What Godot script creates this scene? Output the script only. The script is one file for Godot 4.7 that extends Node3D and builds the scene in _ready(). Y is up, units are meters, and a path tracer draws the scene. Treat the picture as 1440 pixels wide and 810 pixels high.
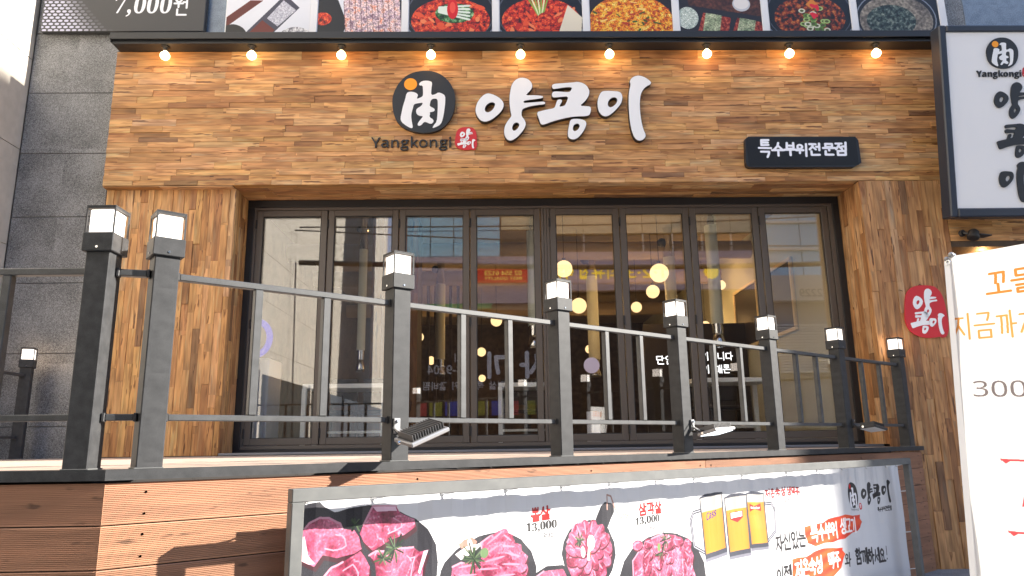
extends Node3D

const RAIL_ANGLE := 0.65262665            # the sloping edge of the deck against the facade
const DECK := 1.375
const RAIL_END := Vector3(4.134, 0.0, 0.05)
const GROUND := 0.23
var M := {}
var names := {}
var rng := RandomNumberGenerator.new()
var D := Vector3(cos(RAIL_ANGLE), 0, -sin(RAIL_ANGLE))
var N := Vector3(sin(RAIL_ANGLE), 0, cos(RAIL_ANGLE))

# ------------------------------------------------------------------ mesh builder
class MB:
	var v := PackedVector3Array()
	var n := PackedVector3Array()
	var u := PackedVector2Array()
	var c := PackedColorArray()
	var col := Color.WHITE
	var xf := Transform3D()
	func vert(p: Vector3, nn: Vector3, uv: Vector2) -> void:
		v.append(xf * p); n.append((xf.basis * nn).normalized()); u.append(uv); c.append(col)
	func tri(a: Vector3, b: Vector3, d: Vector3, out: Vector3, ua := Vector2(), ub := Vector2(), ud := Vector2()) -> void:
		var nn := (b - a).cross(d - a)
		if nn.length_squared() < 1e-18: return
		nn = nn.normalized()
		if nn.dot(out) < 0:
			nn = -nn
			var t := b; b = d; d = t
			var tu := ub; ub = ud; ud = tu
		vert(a, nn, ua); vert(d, nn, ud); vert(b, nn, ub)
	func quad(a: Vector3, b: Vector3, d: Vector3, e: Vector3, out: Vector3, uvs: Array = []) -> void:
		if uvs.is_empty():
			tri(a, b, d, out); tri(a, d, e, out)
		else:
			tri(a, b, d, out, uvs[0], uvs[1], uvs[2]); tri(a, d, e, out, uvs[0], uvs[2], uvs[3])
	func box(ctr: Vector3, size: Vector3, bev := 0.0, basis := Basis()) -> MB:
		var h := size * 0.5
		var keep := xf
		xf = xf * Transform3D(basis, ctr)
		for k in 3:
			var i := (k + 1) % 3
			var j := (k + 2) % 3
			for s in [-1.0, 1.0]:
				var pts := []
				for q in [[-1, -1], [1, -1], [1, 1], [-1, 1]]:
					var p := Vector3()
					p[k] = s * h[k]; p[i] = q[0] * (h[i] - bev); p[j] = q[1] * (h[j] - bev)
					pts.append(p)
				var o := Vector3(); o[k] = s
				quad(pts[0], pts[1], pts[2], pts[3], o, [Vector2(0, 0), Vector2(1, 0), Vector2(1, 1), Vector2(0, 1)])
		if bev > 0.0:
			for k in 3:
				var i := (k + 1) % 3
				var j := (k + 2) % 3
				for si in [-1.0, 1.0]:
					for sj in [-1.0, 1.0]:
						var pts := []
						for q in [[-1, 0], [1, 0], [1, 1], [-1, 1]]:
							var p := Vector3()
							p[k] = q[0] * (h[k] - bev)
							p[i] = si * (h[i] - (bev if q[1] else 0.0))
							p[j] = sj * (h[j] - (0.0 if q[1] else bev))
							pts.append(p)
						var o := Vector3(); o[i] = si; o[j] = sj
						quad(pts[0], pts[1], pts[2], pts[3], o)
			for a in [-1.0, 1.0]:
				for b in [-1.0, 1.0]:
					for d in [-1.0, 1.0]:
						var o := Vector3(a, b, d)
						tri(Vector3(a * h.x, b * (h.y - bev), d * (h.z - bev)), Vector3(a * (h.x - bev), b * h.y, d * (h.z - bev)), Vector3(a * (h.x - bev), b * (h.y - bev), d * h.z), o)
		xf = keep
		return self
	func bar(a: Vector3, b: Vector3, w: float, h: float, bev := 0.0) -> MB:
		var z := (b - a).normalized()
		var up := Vector3.UP if absf(z.y) < 0.95 else Vector3.RIGHT
		var x := up.cross(z).normalized()
		return box((a + b) * 0.5, Vector3(w, h, a.distance_to(b)), bev, Basis(x, z.cross(x), z))
	func tube(p: Array, r: float, sides := 10, cap := true) -> MB:
		var rings := []
		var prev := Vector3()
		for i in p.size():
			var t: Vector3 = (p[mini(i + 1, p.size() - 1)] - p[maxi(i - 1, 0)]).normalized()
			var x: Vector3
			if i == 0:
				x = (Vector3.UP if absf(t.y) < 0.9 else Vector3.RIGHT).cross(t).normalized()
			else:
				x = (prev - t * prev.dot(t)).normalized()
			prev = x
			var y := t.cross(x)
			var ring := []
			for k in sides:
				var a := TAU * k / sides
				ring.append(x * cos(a) + y * sin(a))
			rings.append(ring)
		for i in p.size() - 1:
			for k in sides:
				var l := (k + 1) % sides
				var a: Vector3 = rings[i][k]
				var b: Vector3 = rings[i][l]
				var e: Vector3 = rings[i + 1][k]
				var f: Vector3 = rings[i + 1][l]
				var q := [p[i] + a * r, p[i] + b * r, p[i + 1] + f * r, p[i + 1] + e * r]
				var nn := [a, b, f, e]
				for id in [0, 2, 1, 0, 3, 2]:
					vert(q[id], nn[id], Vector2(float(id), 0))
		if cap:
			for e in [0, p.size() - 1]:
				var o: Vector3 = p[e] - p[1 if e == 0 else e - 1]
				for k in sides:
					tri(p[e], p[e] + rings[e][k] * r, p[e] + rings[e][(k + 1) % sides] * r, o)
		return self
	func lathe(prof: Array, sides := 20) -> MB:     # [radius, height] from bottom to top
		for i in prof.size() - 1:
			var a: Vector2 = prof[i]
			var b: Vector2 = prof[i + 1]
			var pa: Vector2 = prof[maxi(i - 1, 0)]
			var pb: Vector2 = prof[mini(i + 2, prof.size() - 1)]
			var ta := (b - pa).normalized()
			var tb := (pb - a).normalized()
			for k in sides:
				var q := []
				for w in [[k, 0], [k + 1, 0], [k + 1, 1], [k, 1]]:
					var an: float = TAU * w[0] / sides
					var pt := a if w[1] == 0 else b
					var tt := ta if w[1] == 0 else tb
					q.append([Vector3(cos(an) * pt.x, pt.y, sin(an) * pt.x), Vector3(cos(an) * tt.y, -tt.x, sin(an) * tt.y)])
				for id in [0, 1, 2, 0, 2, 3]:
					vert(q[id][0], q[id][1], Vector2())
		return self
	func ball(ctr: Vector3, r: float, sides := 20) -> MB:
		var keep := xf
		xf = xf * Transform3D(Basis(), ctr)
		var prof := []
		for i in 13:
			var a := -PI / 2 + PI * i / 12.0
			prof.append(Vector2(maxf(cos(a), 0.0) * r, sin(a) * r))
		lathe(prof, sides)
		xf = keep
		return self
	# a plate cut to an outline in x and y, with holes, between two depths; the front and back are split so that no hole is left closed
	func plate(outer: PackedVector2Array, holes: Array, z0: float, z1: float) -> MB:
		var pieces := [outer]
		for h in holes:
			var lo := INF; var hi := -INF; var mid := Vector2()
			for p in h: mid += p / h.size()
			var next := []
			for pc in pieces:
				for s in [-1.0, 1.0]:
					var x0 := mid.x if s > 0 else mid.x - 1000.0
					var half := PackedVector2Array([Vector2(x0, -1000), Vector2(x0 + 1000, -1000), Vector2(x0 + 1000, 1000), Vector2(x0, 1000)])
					for q in Geometry2D.intersect_polygons(pc, half):
						for w in Geometry2D.clip_polygons(q, h):
							next.append(w)
			pieces = next
		for pc in pieces:
			var ix := Geometry2D.triangulate_polygon(pc)
			for t in range(0, ix.size(), 3):
				var a: Vector2 = pc[ix[t]]; var b: Vector2 = pc[ix[t + 1]]; var d: Vector2 = pc[ix[t + 2]]
				tri(Vector3(a.x, a.y, z1), Vector3(b.x, b.y, z1), Vector3(d.x, d.y, z1), Vector3(0, 0, 1))
				tri(Vector3(a.x, a.y, z0), Vector3(b.x, b.y, z0), Vector3(d.x, d.y, z0), Vector3(0, 0, -1))
		for e in [outer] + holes:
			var cw := Geometry2D.is_polygon_clockwise(e)
			if e != outer: cw = not cw
			for i in e.size():
				var a: Vector2 = e[i]
				var b: Vector2 = e[(i + 1) % e.size()]
				var o := Vector3(b.y - a.y, a.x - b.x, 0) * (-1.0 if cw else 1.0)
				quad(Vector3(a.x, a.y, z0), Vector3(b.x, b.y, z0), Vector3(b.x, b.y, z1), Vector3(a.x, a.y, z1), o)
		return self
	func mesh(smooth := true) -> ArrayMesh:
		var a := []
		a.resize(Mesh.ARRAY_MAX)
		a[Mesh.ARRAY_VERTEX] = v; a[Mesh.ARRAY_TEX_UV] = u; a[Mesh.ARRAY_COLOR] = c
		a[Mesh.ARRAY_NORMAL] = n
		var m := ArrayMesh.new()
		m.add_surface_from_arrays(Mesh.PRIMITIVE_TRIANGLES, a)
		return m

# ------------------------------------------------------------------ a canvas for flat print
class Canvas:
	var im: Image
	var w: int
	var h: int
	func _init(ww: int, hh: int, col: Color) -> void:
		w = ww; h = hh
		im = Image.create(w, h, false, Image.FORMAT_RGBA8)
		im.fill(col)
	func poly(contours: Array, ink) -> void:
		var lo := INF
		var hi := -INF
		for c in contours:
			for p in c:
				lo = minf(lo, p.y); hi = maxf(hi, p.y)
		for y in range(maxi(0, int(lo)), mini(h - 1, int(hi) + 1) + 1):
			var yy := y + 0.5
			var xs := []
			for c in contours:
				var k: int = c.size()
				for i in k:
					var a: Vector2 = c[i]
					var b: Vector2 = c[(i + 1) % k]
					if (a.y <= yy) != (b.y <= yy):
						xs.append(a.x + (yy - a.y) / (b.y - a.y) * (b.x - a.x))
			xs.sort()
			for i in range(0, xs.size() - 1, 2):
				var x0 := maxi(0, roundi(xs[i]))
				var x1 := mini(w, roundi(xs[i + 1]))
				if x1 <= x0: continue
				if ink is Color:
					im.fill_rect(Rect2i(x0, y, x1 - x0, 1), ink)
				else:
					for x in range(x0, x1):
						im.set_pixel(x, y, ink.call(x, y))
	func stroke(pts: PackedVector2Array, wd: float, ink) -> void:
		for p in Geometry2D.offset_polyline(pts, wd * 0.5, Geometry2D.JOIN_ROUND, Geometry2D.END_ROUND):
			pass
		poly(Geometry2D.offset_polyline(pts, wd * 0.5, Geometry2D.JOIN_ROUND, Geometry2D.END_ROUND), ink)
	func ellipse(cx: float, cy: float, rx: float, ry: float, ink, turn := 0.0) -> void:
		var p := PackedVector2Array()
		for i in 40:
			p.append(Vector2(cx, cy) + Vector2(cos(TAU * i / 40) * rx, sin(TAU * i / 40) * ry).rotated(turn))
		poly([p], ink)
	func tex() -> ImageTexture:
		return ImageTexture.create_from_image(im)

# ------------------------------------------------------------------ lettering
const CHO := "ㄱㄲㄴㄷㄸㄹㅁㅂㅃㅅㅆㅇㅈㅉㅊㅋㅌㅍㅎ"
const JUNG := "ㅏㅐㅑㅒㅓㅔㅕㅖㅗㅘㅙㅚㅛㅜㅝㅞㅟㅠㅡㅢㅣ"
const JONG := " ㄱㄲㄳㄴㄵㄶㄷㄹㄺㄻㄼㄽㄾㄿㅀㅁㅂㅄㅅㅆㅇㅈㅊㅋㅌㅍㅎ"
const TWIN := {"ㄲ": "ㄱㄱ", "ㄸ": "ㄷㄷ", "ㅃ": "ㅂㅂ", "ㅆ": "ㅅㅅ", "ㅉ": "ㅈㅈ", "ㄳ": "ㄱㅅ", "ㄵ": "ㄴㅈ", "ㄶ": "ㄴㅎ", "ㄺ": "ㄹㄱ", "ㄻ": "ㄹㅁ", "ㄼ": "ㄹㅂ", "ㅀ": "ㄹㅎ", "ㅄ": "ㅂㅅ"}
const JAMO := {
	"ㄱ": [[[0, 0.06], [0.95, 0.06], [0.9, 0.5], [0.78, 1]]], "ㄴ": [[[0.05, 0], [0.05, 0.92], [1, 0.92]]], "ㄷ": [[[0.98, 0.06], [0.05, 0.06], [0.05, 0.94], [1, 0.94]]],
	"ㄹ": [[[0.02, 0.04], [0.96, 0.04], [0.96, 0.5], [0.06, 0.5], [0.06, 0.97], [1, 0.97]]], "ㅁ": [[[0.05, 0.05], [0.95, 0.05], [0.95, 0.95], [0.05, 0.95], [0.05, 0.05]]],
	"ㅂ": [[[0.06, 0], [0.06, 0.96], [0.94, 0.96], [0.94, 0]], [[0.06, 0.45], [0.94, 0.45]]], "ㅅ": [[[0.54, 0], [0.44, 0.5], [0.02, 1]], [[0.48, 0.42], [1, 1]]],
	"ㅈ": [[[0.02, 0.05], [0.98, 0.05]], [[0.56, 0.05], [0.44, 0.5], [0.02, 1]], [[0.48, 0.48], [1, 1]]], "ㅊ": [[[0.38, 0.0], [0.62, 0.0]], [[0.02, 0.24], [0.98, 0.24]], [[0.56, 0.24], [0.44, 0.6], [0.02, 1]], [[0.48, 0.55], [1, 1]]],
	"ㅋ": [[[0, 0.06], [0.95, 0.06], [0.9, 0.5], [0.78, 1]], [[0.0, 0.5], [0.9, 0.46]]], "ㅌ": [[[0.98, 0.05], [0.05, 0.05], [0.05, 0.95], [1, 0.95]], [[0.05, 0.5], [0.9, 0.5]]],
	"ㅍ": [[[0, 0.06], [1, 0.06]], [[0, 0.94], [1, 0.94]], [[0.3, 0.06], [0.3, 0.94]], [[0.7, 0.06], [0.7, 0.94]]], "ㅎ": [[[0.36, 0.0], [0.64, 0.0]], [[0, 0.22], [1, 0.22]], "o"], "ㅇ": ["O"],
	"ㅏ": [[[0.35, 0], [0.35, 1]], [[0.35, 0.5], [0.95, 0.5]]], "ㅐ": [[[0.2, 0.03], [0.2, 0.97]], [[0.85, 0], [0.85, 1]], [[0.2, 0.5], [0.85, 0.5]]], "ㅑ": [[[0.35, 0], [0.35, 1]], [[0.35, 0.36], [0.95, 0.36]], [[0.35, 0.62], [0.95, 0.62]]],
	"ㅓ": [[[0.7, 0], [0.7, 1]], [[0.05, 0.5], [0.7, 0.5]]], "ㅔ": [[[0.48, 0.03], [0.48, 0.97]], [[0.95, 0], [0.95, 1]], [[0.02, 0.5], [0.48, 0.5]]], "ㅕ": [[[0.7, 0], [0.7, 1]], [[0.05, 0.36], [0.7, 0.36]], [[0.05, 0.62], [0.7, 0.62]]],
	"ㅖ": [[[0.48, 0.03], [0.48, 0.97]], [[0.95, 0], [0.95, 1]], [[0.02, 0.36], [0.48, 0.36]], [[0.02, 0.64], [0.48, 0.64]]], "ㅣ": [[[0.6, 0], [0.6, 1]]],
	"ㅗ": [[[0, 0.9], [1, 0.9]], [[0.5, 0.1], [0.5, 0.9]]], "ㅛ": [[[0, 0.9], [1, 0.9]], [[0.32, 0.1], [0.32, 0.9]], [[0.68, 0.1], [0.68, 0.9]]], "ㅜ": [[[0, 0.12], [1, 0.12]], [[0.5, 0.12], [0.5, 1]]],
	"ㅠ": [[[0, 0.12], [1, 0.12]], [[0.32, 0.12], [0.3, 1]], [[0.68, 0.12], [0.68, 1]]], "ㅡ": [[[0, 0.5], [1, 0.5]]]}
const MIXED := {"ㅘ": "ㅗㅏ", "ㅙ": "ㅗㅐ", "ㅚ": "ㅗㅣ", "ㅝ": "ㅜㅓ", "ㅞ": "ㅜㅔ", "ㅟ": "ㅜㅣ", "ㅢ": "ㅡㅣ"}

func jamo(ch: String, r: Rect2, out: Array) -> void:
	if TWIN.has(ch):
		var two: String = TWIN[ch]
		jamo(two[0], Rect2(r.position, Vector2(r.size.x * 0.46, r.size.y)), out)
		jamo(two[1], Rect2(r.position + Vector2(r.size.x * 0.54, 0), Vector2(r.size.x * 0.46, r.size.y)), out)
		return
	if not JAMO.has(ch): return
	for s in JAMO[ch]:
		var line := PackedVector2Array()
		if s is String:
			var box := Rect2(0.05, 0.05, 0.9, 0.9) if s == "O" else Rect2(0.1, 0.42, 0.8, 0.58)
			for i in 15:
				var a := TAU * i / 14.0 - PI / 2
				line.append(r.position + (box.get_center() + Vector2(cos(a), sin(a)) * box.size * 0.5) * r.size)
		else:
			for p in s: line.append(r.position + Vector2(p[0], p[1]) * r.size)
		out.append(line)

func syllable(ch: String) -> Array:              # the strokes of one Hangul syllable in a unit square
	var out := []
	var code := ch.unicode_at(0) - 0xAC00
	if code < 0 or code > 11171: return out
	var c := CHO[code / 588]
	var v := JUNG[(code % 588) / 28]
	var f := JONG[code % 28]
	var fin := f != " "
	if MIXED.has(v):
		var two: String = MIXED[v]
		jamo(c, Rect2(0.08, 0.0 if fin else 0.05, 0.44, 0.3 if fin else 0.38), out)
		jamo(two[0], Rect2(0.0, 0.34 if fin else 0.47, 0.6, 0.22 if fin else 0.3), out)
		jamo(two[1], Rect2(0.62, 0, 0.36, 0.6 if fin else 1.0), out)
		if fin: jamo(f, Rect2(0.2, 0.67, 0.66, 0.31), out)
	elif v in "ㅗㅛㅜㅠㅡ":
		jamo(c, Rect2(0.18, 0.0 if fin else 0.04, 0.62, 0.3 if fin else 0.46), out)
		jamo(v, Rect2(0.0, 0.34 if fin else 0.5, 1.0, 0.24 if fin else 0.46), out)
		if fin: jamo(f, Rect2(0.16, 0.66, 0.68, 0.32), out)
	else:
		jamo(c, Rect2(0.04, 0.04 if fin else 0.12, 0.52, 0.46 if fin else 0.7), out)
		jamo(v, Rect2(0.58, 0, 0.4, 0.58 if fin else 1.0), out)
		if fin: jamo(f, Rect2(0.16, 0.65, 0.72, 0.33), out)
	return out

func hangul(cv: Canvas, text: String, x: float, y: float, size: float, wd: float, ink: Color, narrow := 1.0, gap := 0.1, slope := 0.0, slant := 0.0, rough := 0.0) -> void:
	for ch in text:
		if ch != " ":
			var k := 1.0 + rough * rng.randf_range(-1.0, 1.0)
			for s in syllable(ch):
				var line := PackedVector2Array()
				for p in s:
					line.append(Vector2(x + (p.x + slant * (1.0 - p.y)) * size * narrow, y + (p.y - 0.5) * size * k + size * 0.5) + Vector2(rng.randf_range(-1, 1), rng.randf_range(-1, 1)) * rough * size * 0.25)
				cv.stroke(line, wd * (1.0 + rough * rng.randf_range(-1.4, 1.4)), ink)
		x += size * narrow * (1.0 + gap) * (0.55 if ch == " " else 1.0)
		y += slope * size * narrow * (1.0 + gap)

func font(called: String, weight := 400) -> Font:
	var f := SystemFont.new()
	f.font_names = PackedStringArray([called])
	f.font_weight = weight
	return f

func latin(cv: Canvas, text: String, x: float, y: float, width: float, height: float, f: Font, ink, slant := 0.0, slope := 0.0) -> void:   # fills a box with Latin letters
	var t := TextMesh.new()
	t.font = f; t.text = text; t.font_size = 64; t.pixel_size = 1.0; t.depth = 0.0; t.curve_step = 1.0
	var a := t.get_mesh_arrays()
	var vv: PackedVector3Array = a[Mesh.ARRAY_VERTEX]
	var ix: PackedInt32Array = a[Mesh.ARRAY_INDEX]
	if ix.is_empty(): ix = PackedInt32Array(range(vv.size()))
	var lo := Vector2(INF, INF)
	var hi := Vector2(-INF, -INF)
	for p in vv:
		lo = lo.min(Vector2(p.x, p.y)); hi = hi.max(Vector2(p.x, p.y))
	for i in range(0, ix.size() - 2, 3):
		var q := PackedVector2Array()
		for k in 3:
			var p := vv[ix[i + k]]
			var s := Vector2((p.x - lo.x) / (hi.x - lo.x), (hi.y - p.y) / (hi.y - lo.y))
			q.append(Vector2(x + s.x * width + slant * (1.0 - s.y) * height, y + s.y * height + slope * s.x * width))
		cv.poly([q], ink)

# outlines of the brush-written sign letters: [outer, holes ...], drawn on a 1440 x 669 sheet
const GLYPHS := {
	"yang_circle": [[45, 310, 60, 270, 95, 228, 130, 210, 165, 215, 210, 235, 245, 265, 257, 300, 240, 340, 205, 375, 160, 408, 115, 423, 80, 412, 55, 380, 42, 345], [115, 325, 125, 300, 150, 282, 175, 280, 188, 292, 180, 315, 160, 340, 135, 350, 118, 343]],
	"yang_stem": [[300, 190, 310, 150, 335, 115, 370, 98, 405, 97, 440, 110, 462, 135, 468, 165, 455, 190, 430, 215, 418, 227, 490, 226, 540, 232, 547, 243, 535, 252, 490, 258, 440, 265, 402, 270, 400, 283, 440, 280, 500, 276, 550, 272, 560, 285, 553, 297, 500, 302, 440, 312, 400, 325, 388, 335, 383, 360, 385, 382, 405, 405, 415, 435, 405, 465, 380, 500, 345, 535, 305, 558, 275, 552, 255, 525, 248, 490, 255, 450, 275, 415, 300, 385, 305, 375, 298, 340, 292, 290, 292, 240], [313, 462, 320, 442, 335, 428, 352, 428, 362, 440, 355, 460, 335, 480, 318, 482]],
	"kong_top": [[605, 165, 612, 148, 635, 142, 700, 138, 760, 134, 800, 128, 840, 138, 870, 160, 887, 195, 885, 225, 865, 260, 835, 290, 815, 305, 850, 307, 885, 310, 895, 325, 890, 355, 878, 378, 850, 385, 800, 385, 740, 390, 680, 402, 610, 420, 555, 440, 530, 445, 515, 435, 505, 400, 492, 365, 497, 348, 520, 342, 570, 330, 620, 322, 630, 300, 640, 270, 655, 257, 680, 260, 684, 275, 670, 295, 663, 312, 690, 305, 700, 300, 715, 270, 725, 240, 680, 243, 630, 248, 610, 245, 603, 225, 610, 205, 630, 198, 680, 202, 735, 205, 748, 190, 756, 172, 700, 174, 640, 184, 615, 185]],
	"kong_circle": [[735, 405, 770, 398, 820, 402, 850, 415, 857, 440, 840, 480, 810, 520, 775, 548, 740, 552, 715, 535, 712, 500, 722, 450], [755, 470, 762, 448, 780, 437, 797, 440, 802, 455, 790, 475, 770, 488, 758, 484]],
	"i_circle": [[937, 300, 940, 265, 955, 225, 975, 200, 1010, 196, 1060, 198, 1105, 202, 1125, 220, 1130, 255, 1115, 295, 1085, 330, 1040, 370, 1000, 390, 965, 378, 943, 345], [1018, 295, 1025, 272, 1045, 252, 1070, 247, 1086, 258, 1083, 280, 1065, 302, 1040, 318, 1022, 312]],
	"i_stem": [[1183, 130, 1195, 108, 1220, 90, 1255, 84, 1290, 92, 1325, 112, 1350, 138, 1340, 155, 1310, 168, 1285, 190, 1265, 225, 1255, 280, 1253, 350, 1258, 420, 1270, 480, 1287, 520, 1280, 540, 1255, 560, 1225, 562, 1200, 545, 1182, 500, 1170, 430, 1167, 350, 1168, 270, 1175, 200, 1190, 155]],
	"meat": [[395, 272, 420, 262, 460, 268, 482, 285, 478, 300, 470, 318, 495, 310, 515, 300, 520, 285, 518, 240, 515, 215, 490, 215, 488, 200, 510, 182, 545, 178, 580, 185, 588, 200, 582, 240, 580, 290, 610, 285, 635, 268, 665, 278, 687, 295, 688, 340, 682, 400, 670, 470, 655, 510, 620, 530, 592, 538, 600, 520, 625, 490, 630, 430, 632, 370, 630, 318, 600, 315, 580, 325, 572, 350, 570, 375, 605, 390, 610, 405, 598, 415, 570, 418, 575, 430, 568, 455, 600, 475, 600, 495, 580, 508, 540, 490, 525, 495, 510, 515, 490, 522, 480, 510, 490, 490, 525, 447, 500, 447, 475, 435, 467, 410, 475, 390, 510, 370, 520, 345, 500, 348, 470, 352, 450, 360, 445, 385, 435, 420, 432, 450, 438, 490, 448, 535, 430, 538, 390, 515, 360, 490, 352, 465, 360, 420, 370, 370, 385, 320]],
	"disc": [[285, 340, 295, 270, 330, 200, 385, 140, 450, 110, 530, 98, 610, 108, 680, 145, 735, 210, 765, 290, 762, 370, 745, 440, 700, 510, 640, 555, 560, 573, 480, 570, 400, 545, 340, 505, 300, 440]],
	"seal": [[140, 450, 135, 490, 150, 560, 180, 600, 240, 640, 330, 660, 420, 655, 470, 645, 500, 660, 540, 640, 570, 560, 565, 440, 560, 330, 540, 240, 490, 180, 450, 168, 370, 160, 290, 165, 225, 190, 180, 240, 160, 310, 150, 380]]}
const YANG := ["yang_circle", "yang_stem"]
const KONG := ["kong_top", "kong_circle"]
const YI := ["i_circle", "i_stem"]

func outline(called: String, rounds := 1) -> Array:
	var out := []
	for flat in GLYPHS[called]:
		var p := PackedVector2Array()
		for i in range(0, flat.size(), 2): p.append(Vector2(flat[i], flat[i + 1]))
		for r in rounds:
			var q := PackedVector2Array()
			for i in p.size():
				var a := p[i]
				var b := p[(i + 1) % p.size()]
				q.append(a.lerp(b, 0.25)); q.append(a.lerp(b, 0.75))
			p = q
		out.append(p)
	return out

func mapped(contours: Array, from: Rect2, to: Rect2, grow := 0.0) -> Array:
	var out := []
	for i in contours.size():
		var p := PackedVector2Array()
		for q in contours[i]: p.append(to.position + (q - from.position) / from.size * to.size)
		if grow != 0.0:
			var g := Geometry2D.offset_polygon(p, grow if i == 0 else -grow)
			if g.size() > 0: p = g[0]
		out.append(p)
	return out

func print_glyphs(cv: Canvas, which: Array, from: Rect2, to: Rect2, ink) -> void:
	for g in which: cv.poly(mapped(outline(g), from, to), ink)

# ------------------------------------------------------------------ nodes
func numbered(called: String) -> String:
	var k: int = names.get(called, 0)
	names[called] = k + 1
	return called if k == 0 else "%s_%03d" % [called, k]

func thing(called: String, label: String, category: String, at := Vector3.ZERO, turn := 0.0, group := "", kind := "") -> Node3D:
	var o := Node3D.new()
	o.name = numbered(called)
	add_child(o)
	o.position = at
	o.rotation.y = turn
	tag(o, label, category, group, kind)
	return o

func tag(o: Node3D, label: String, category: String, group := "", kind := "") -> void:
	o.set_meta("label", label)
	if category: o.set_meta("category", category)
	if group: o.set_meta("group", group)
	if kind: o.set_meta("kind", kind)

func part(called: String, m: Mesh, mat: Material, parent: Node3D, at := Vector3.ZERO) -> MeshInstance3D:
	var o := MeshInstance3D.new()
	if not parent.has_meta("_n"): parent.set_meta("_n", {})
	var d: Dictionary = parent.get_meta("_n")
	var k: int = d.get(called, 0)
	d[called] = k + 1
	o.name = called if k == 0 else "%s_%03d" % [called, k]
	o.mesh = m
	o.material_override = mat
	o.position = at
	parent.add_child(o, true)
	return o

func solo(called: String, m: Mesh, mat: Material, label: String, category: String, group := "", kind := "") -> MeshInstance3D:
	var o := MeshInstance3D.new()
	o.name = numbered(called)
	o.mesh = m
	o.material_override = mat
	add_child(o)
	tag(o, label, category, group, kind)
	return o

func structure(called: String, m: Mesh, mat: Material, label: String) -> MeshInstance3D:
	return solo(called, m, mat, label, called.replace("_", " "), "", "structure")

func copy(o: Node3D, label: String, at: Vector3) -> Node3D:
	var c: Node3D = o.duplicate()
	c.name = numbered(o.name.get_slice("_0", 0))
	add_child(c)
	c.position = at
	c.set_meta("label", label)
	return c

func bx(ctr: Vector3, size: Vector3, bev := 0.0) -> ArrayMesh:
	return MB.new().box(ctr, size, bev).mesh()

func span(a: Vector3, b: Vector3, bev := 0.0) -> ArrayMesh:
	return MB.new().box((a + b) * 0.5, (b - a).abs(), bev).mesh()

func lamp_light(parent: Node3D, at: Vector3, energy: float, col: Color, size: float) -> void:
	var l := OmniLight3D.new()
	l.name = "light"
	l.light_energy = energy
	l.light_color = col
	l.light_size = size
	l.omni_range = 12.0
	l.omni_attenuation = 2.0
	l.shadow_enabled = true
	parent.add_child(l, true)
	l.position = at

# ------------------------------------------------------------------ materials
func mat(called: String, col: Color, rough := 0.6, metal := 0.0) -> StandardMaterial3D:
	var m := StandardMaterial3D.new()
	m.resource_name = called
	m.albedo_color = col.linear_to_srgb()
	m.roughness = rough
	m.metallic = metal
	M[called] = m
	return m

func glow(called: String, col: Color, energy: float) -> StandardMaterial3D:
	var m := mat(called, Color(0.8, 0.8, 0.8))
	m.emission_enabled = true
	m.emission = col
	m.emission_energy_multiplier = energy
	return m

func printed(called: String, cv: Canvas, rough := 0.5) -> StandardMaterial3D:
	var m := mat(called, Color.WHITE, rough)
	m.albedo_texture = cv.tex()
	m.texture_repeat = false
	return m

func translucent(m: StandardMaterial3D) -> StandardMaterial3D:
	m.backlight_enabled = true
	m.backlight = Color(0.7, 0.7, 0.7)
	return m

func added_glow(m: StandardMaterial3D) -> StandardMaterial3D:  # glow added so the far signs show up in the door glass
	m.emission_enabled = true
	m.emission_texture = m.albedo_texture
	m.emission_energy_multiplier = 0.5
	return m

func noise(seed_: int, freq: float, octaves := 4, kind := FastNoiseLite.TYPE_SIMPLEX_SMOOTH) -> FastNoiseLite:
	var f := FastNoiseLite.new()
	f.seed = seed_
	f.frequency = freq
	f.noise_type = kind
	f.fractal_octaves = octaves
	return f

func speckle(called: String, seed_: int, size: int, dark: Color, light: Color, fine: float, coarse: float, share: float, metres: float, rough := 0.7, grains := false) -> StandardMaterial3D:
	var a := noise(seed_, fine, 3)
	var b := noise(seed_ + 9, coarse, 3)
	var im := Image.create(size, size, false, Image.FORMAT_RGB8)
	for y in size:
		for x in size:
			var g := rng.randf_range(-0.55, 0.55) if grains else a.get_noise_2d(x, y) * 0.9
			var t := clampf(0.5 + g + b.get_noise_2d(x, y) * share, 0.0, 1.0)
			im.set_pixel(x, y, dark.lerp(light, t).linear_to_srgb())
	var m := mat(called, Color.WHITE, rough)
	m.albedo_texture = ImageTexture.create_from_image(im)
	m.uv1_triplanar = true
	m.uv1_world_triplanar = true
	m.uv1_scale = Vector3.ONE / metres
	return m

func stretched(seed_: int, freq: float, w: int, h: int, sx: int, octaves := 4) -> PackedByteArray:
	var im := noise(seed_, freq, octaves).get_image(w / sx, h, false, false, false)
	im.convert(Image.FORMAT_L8)
	im.resize(w, h, Image.INTERPOLATE_CUBIC)
	return im.get_data()

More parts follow.
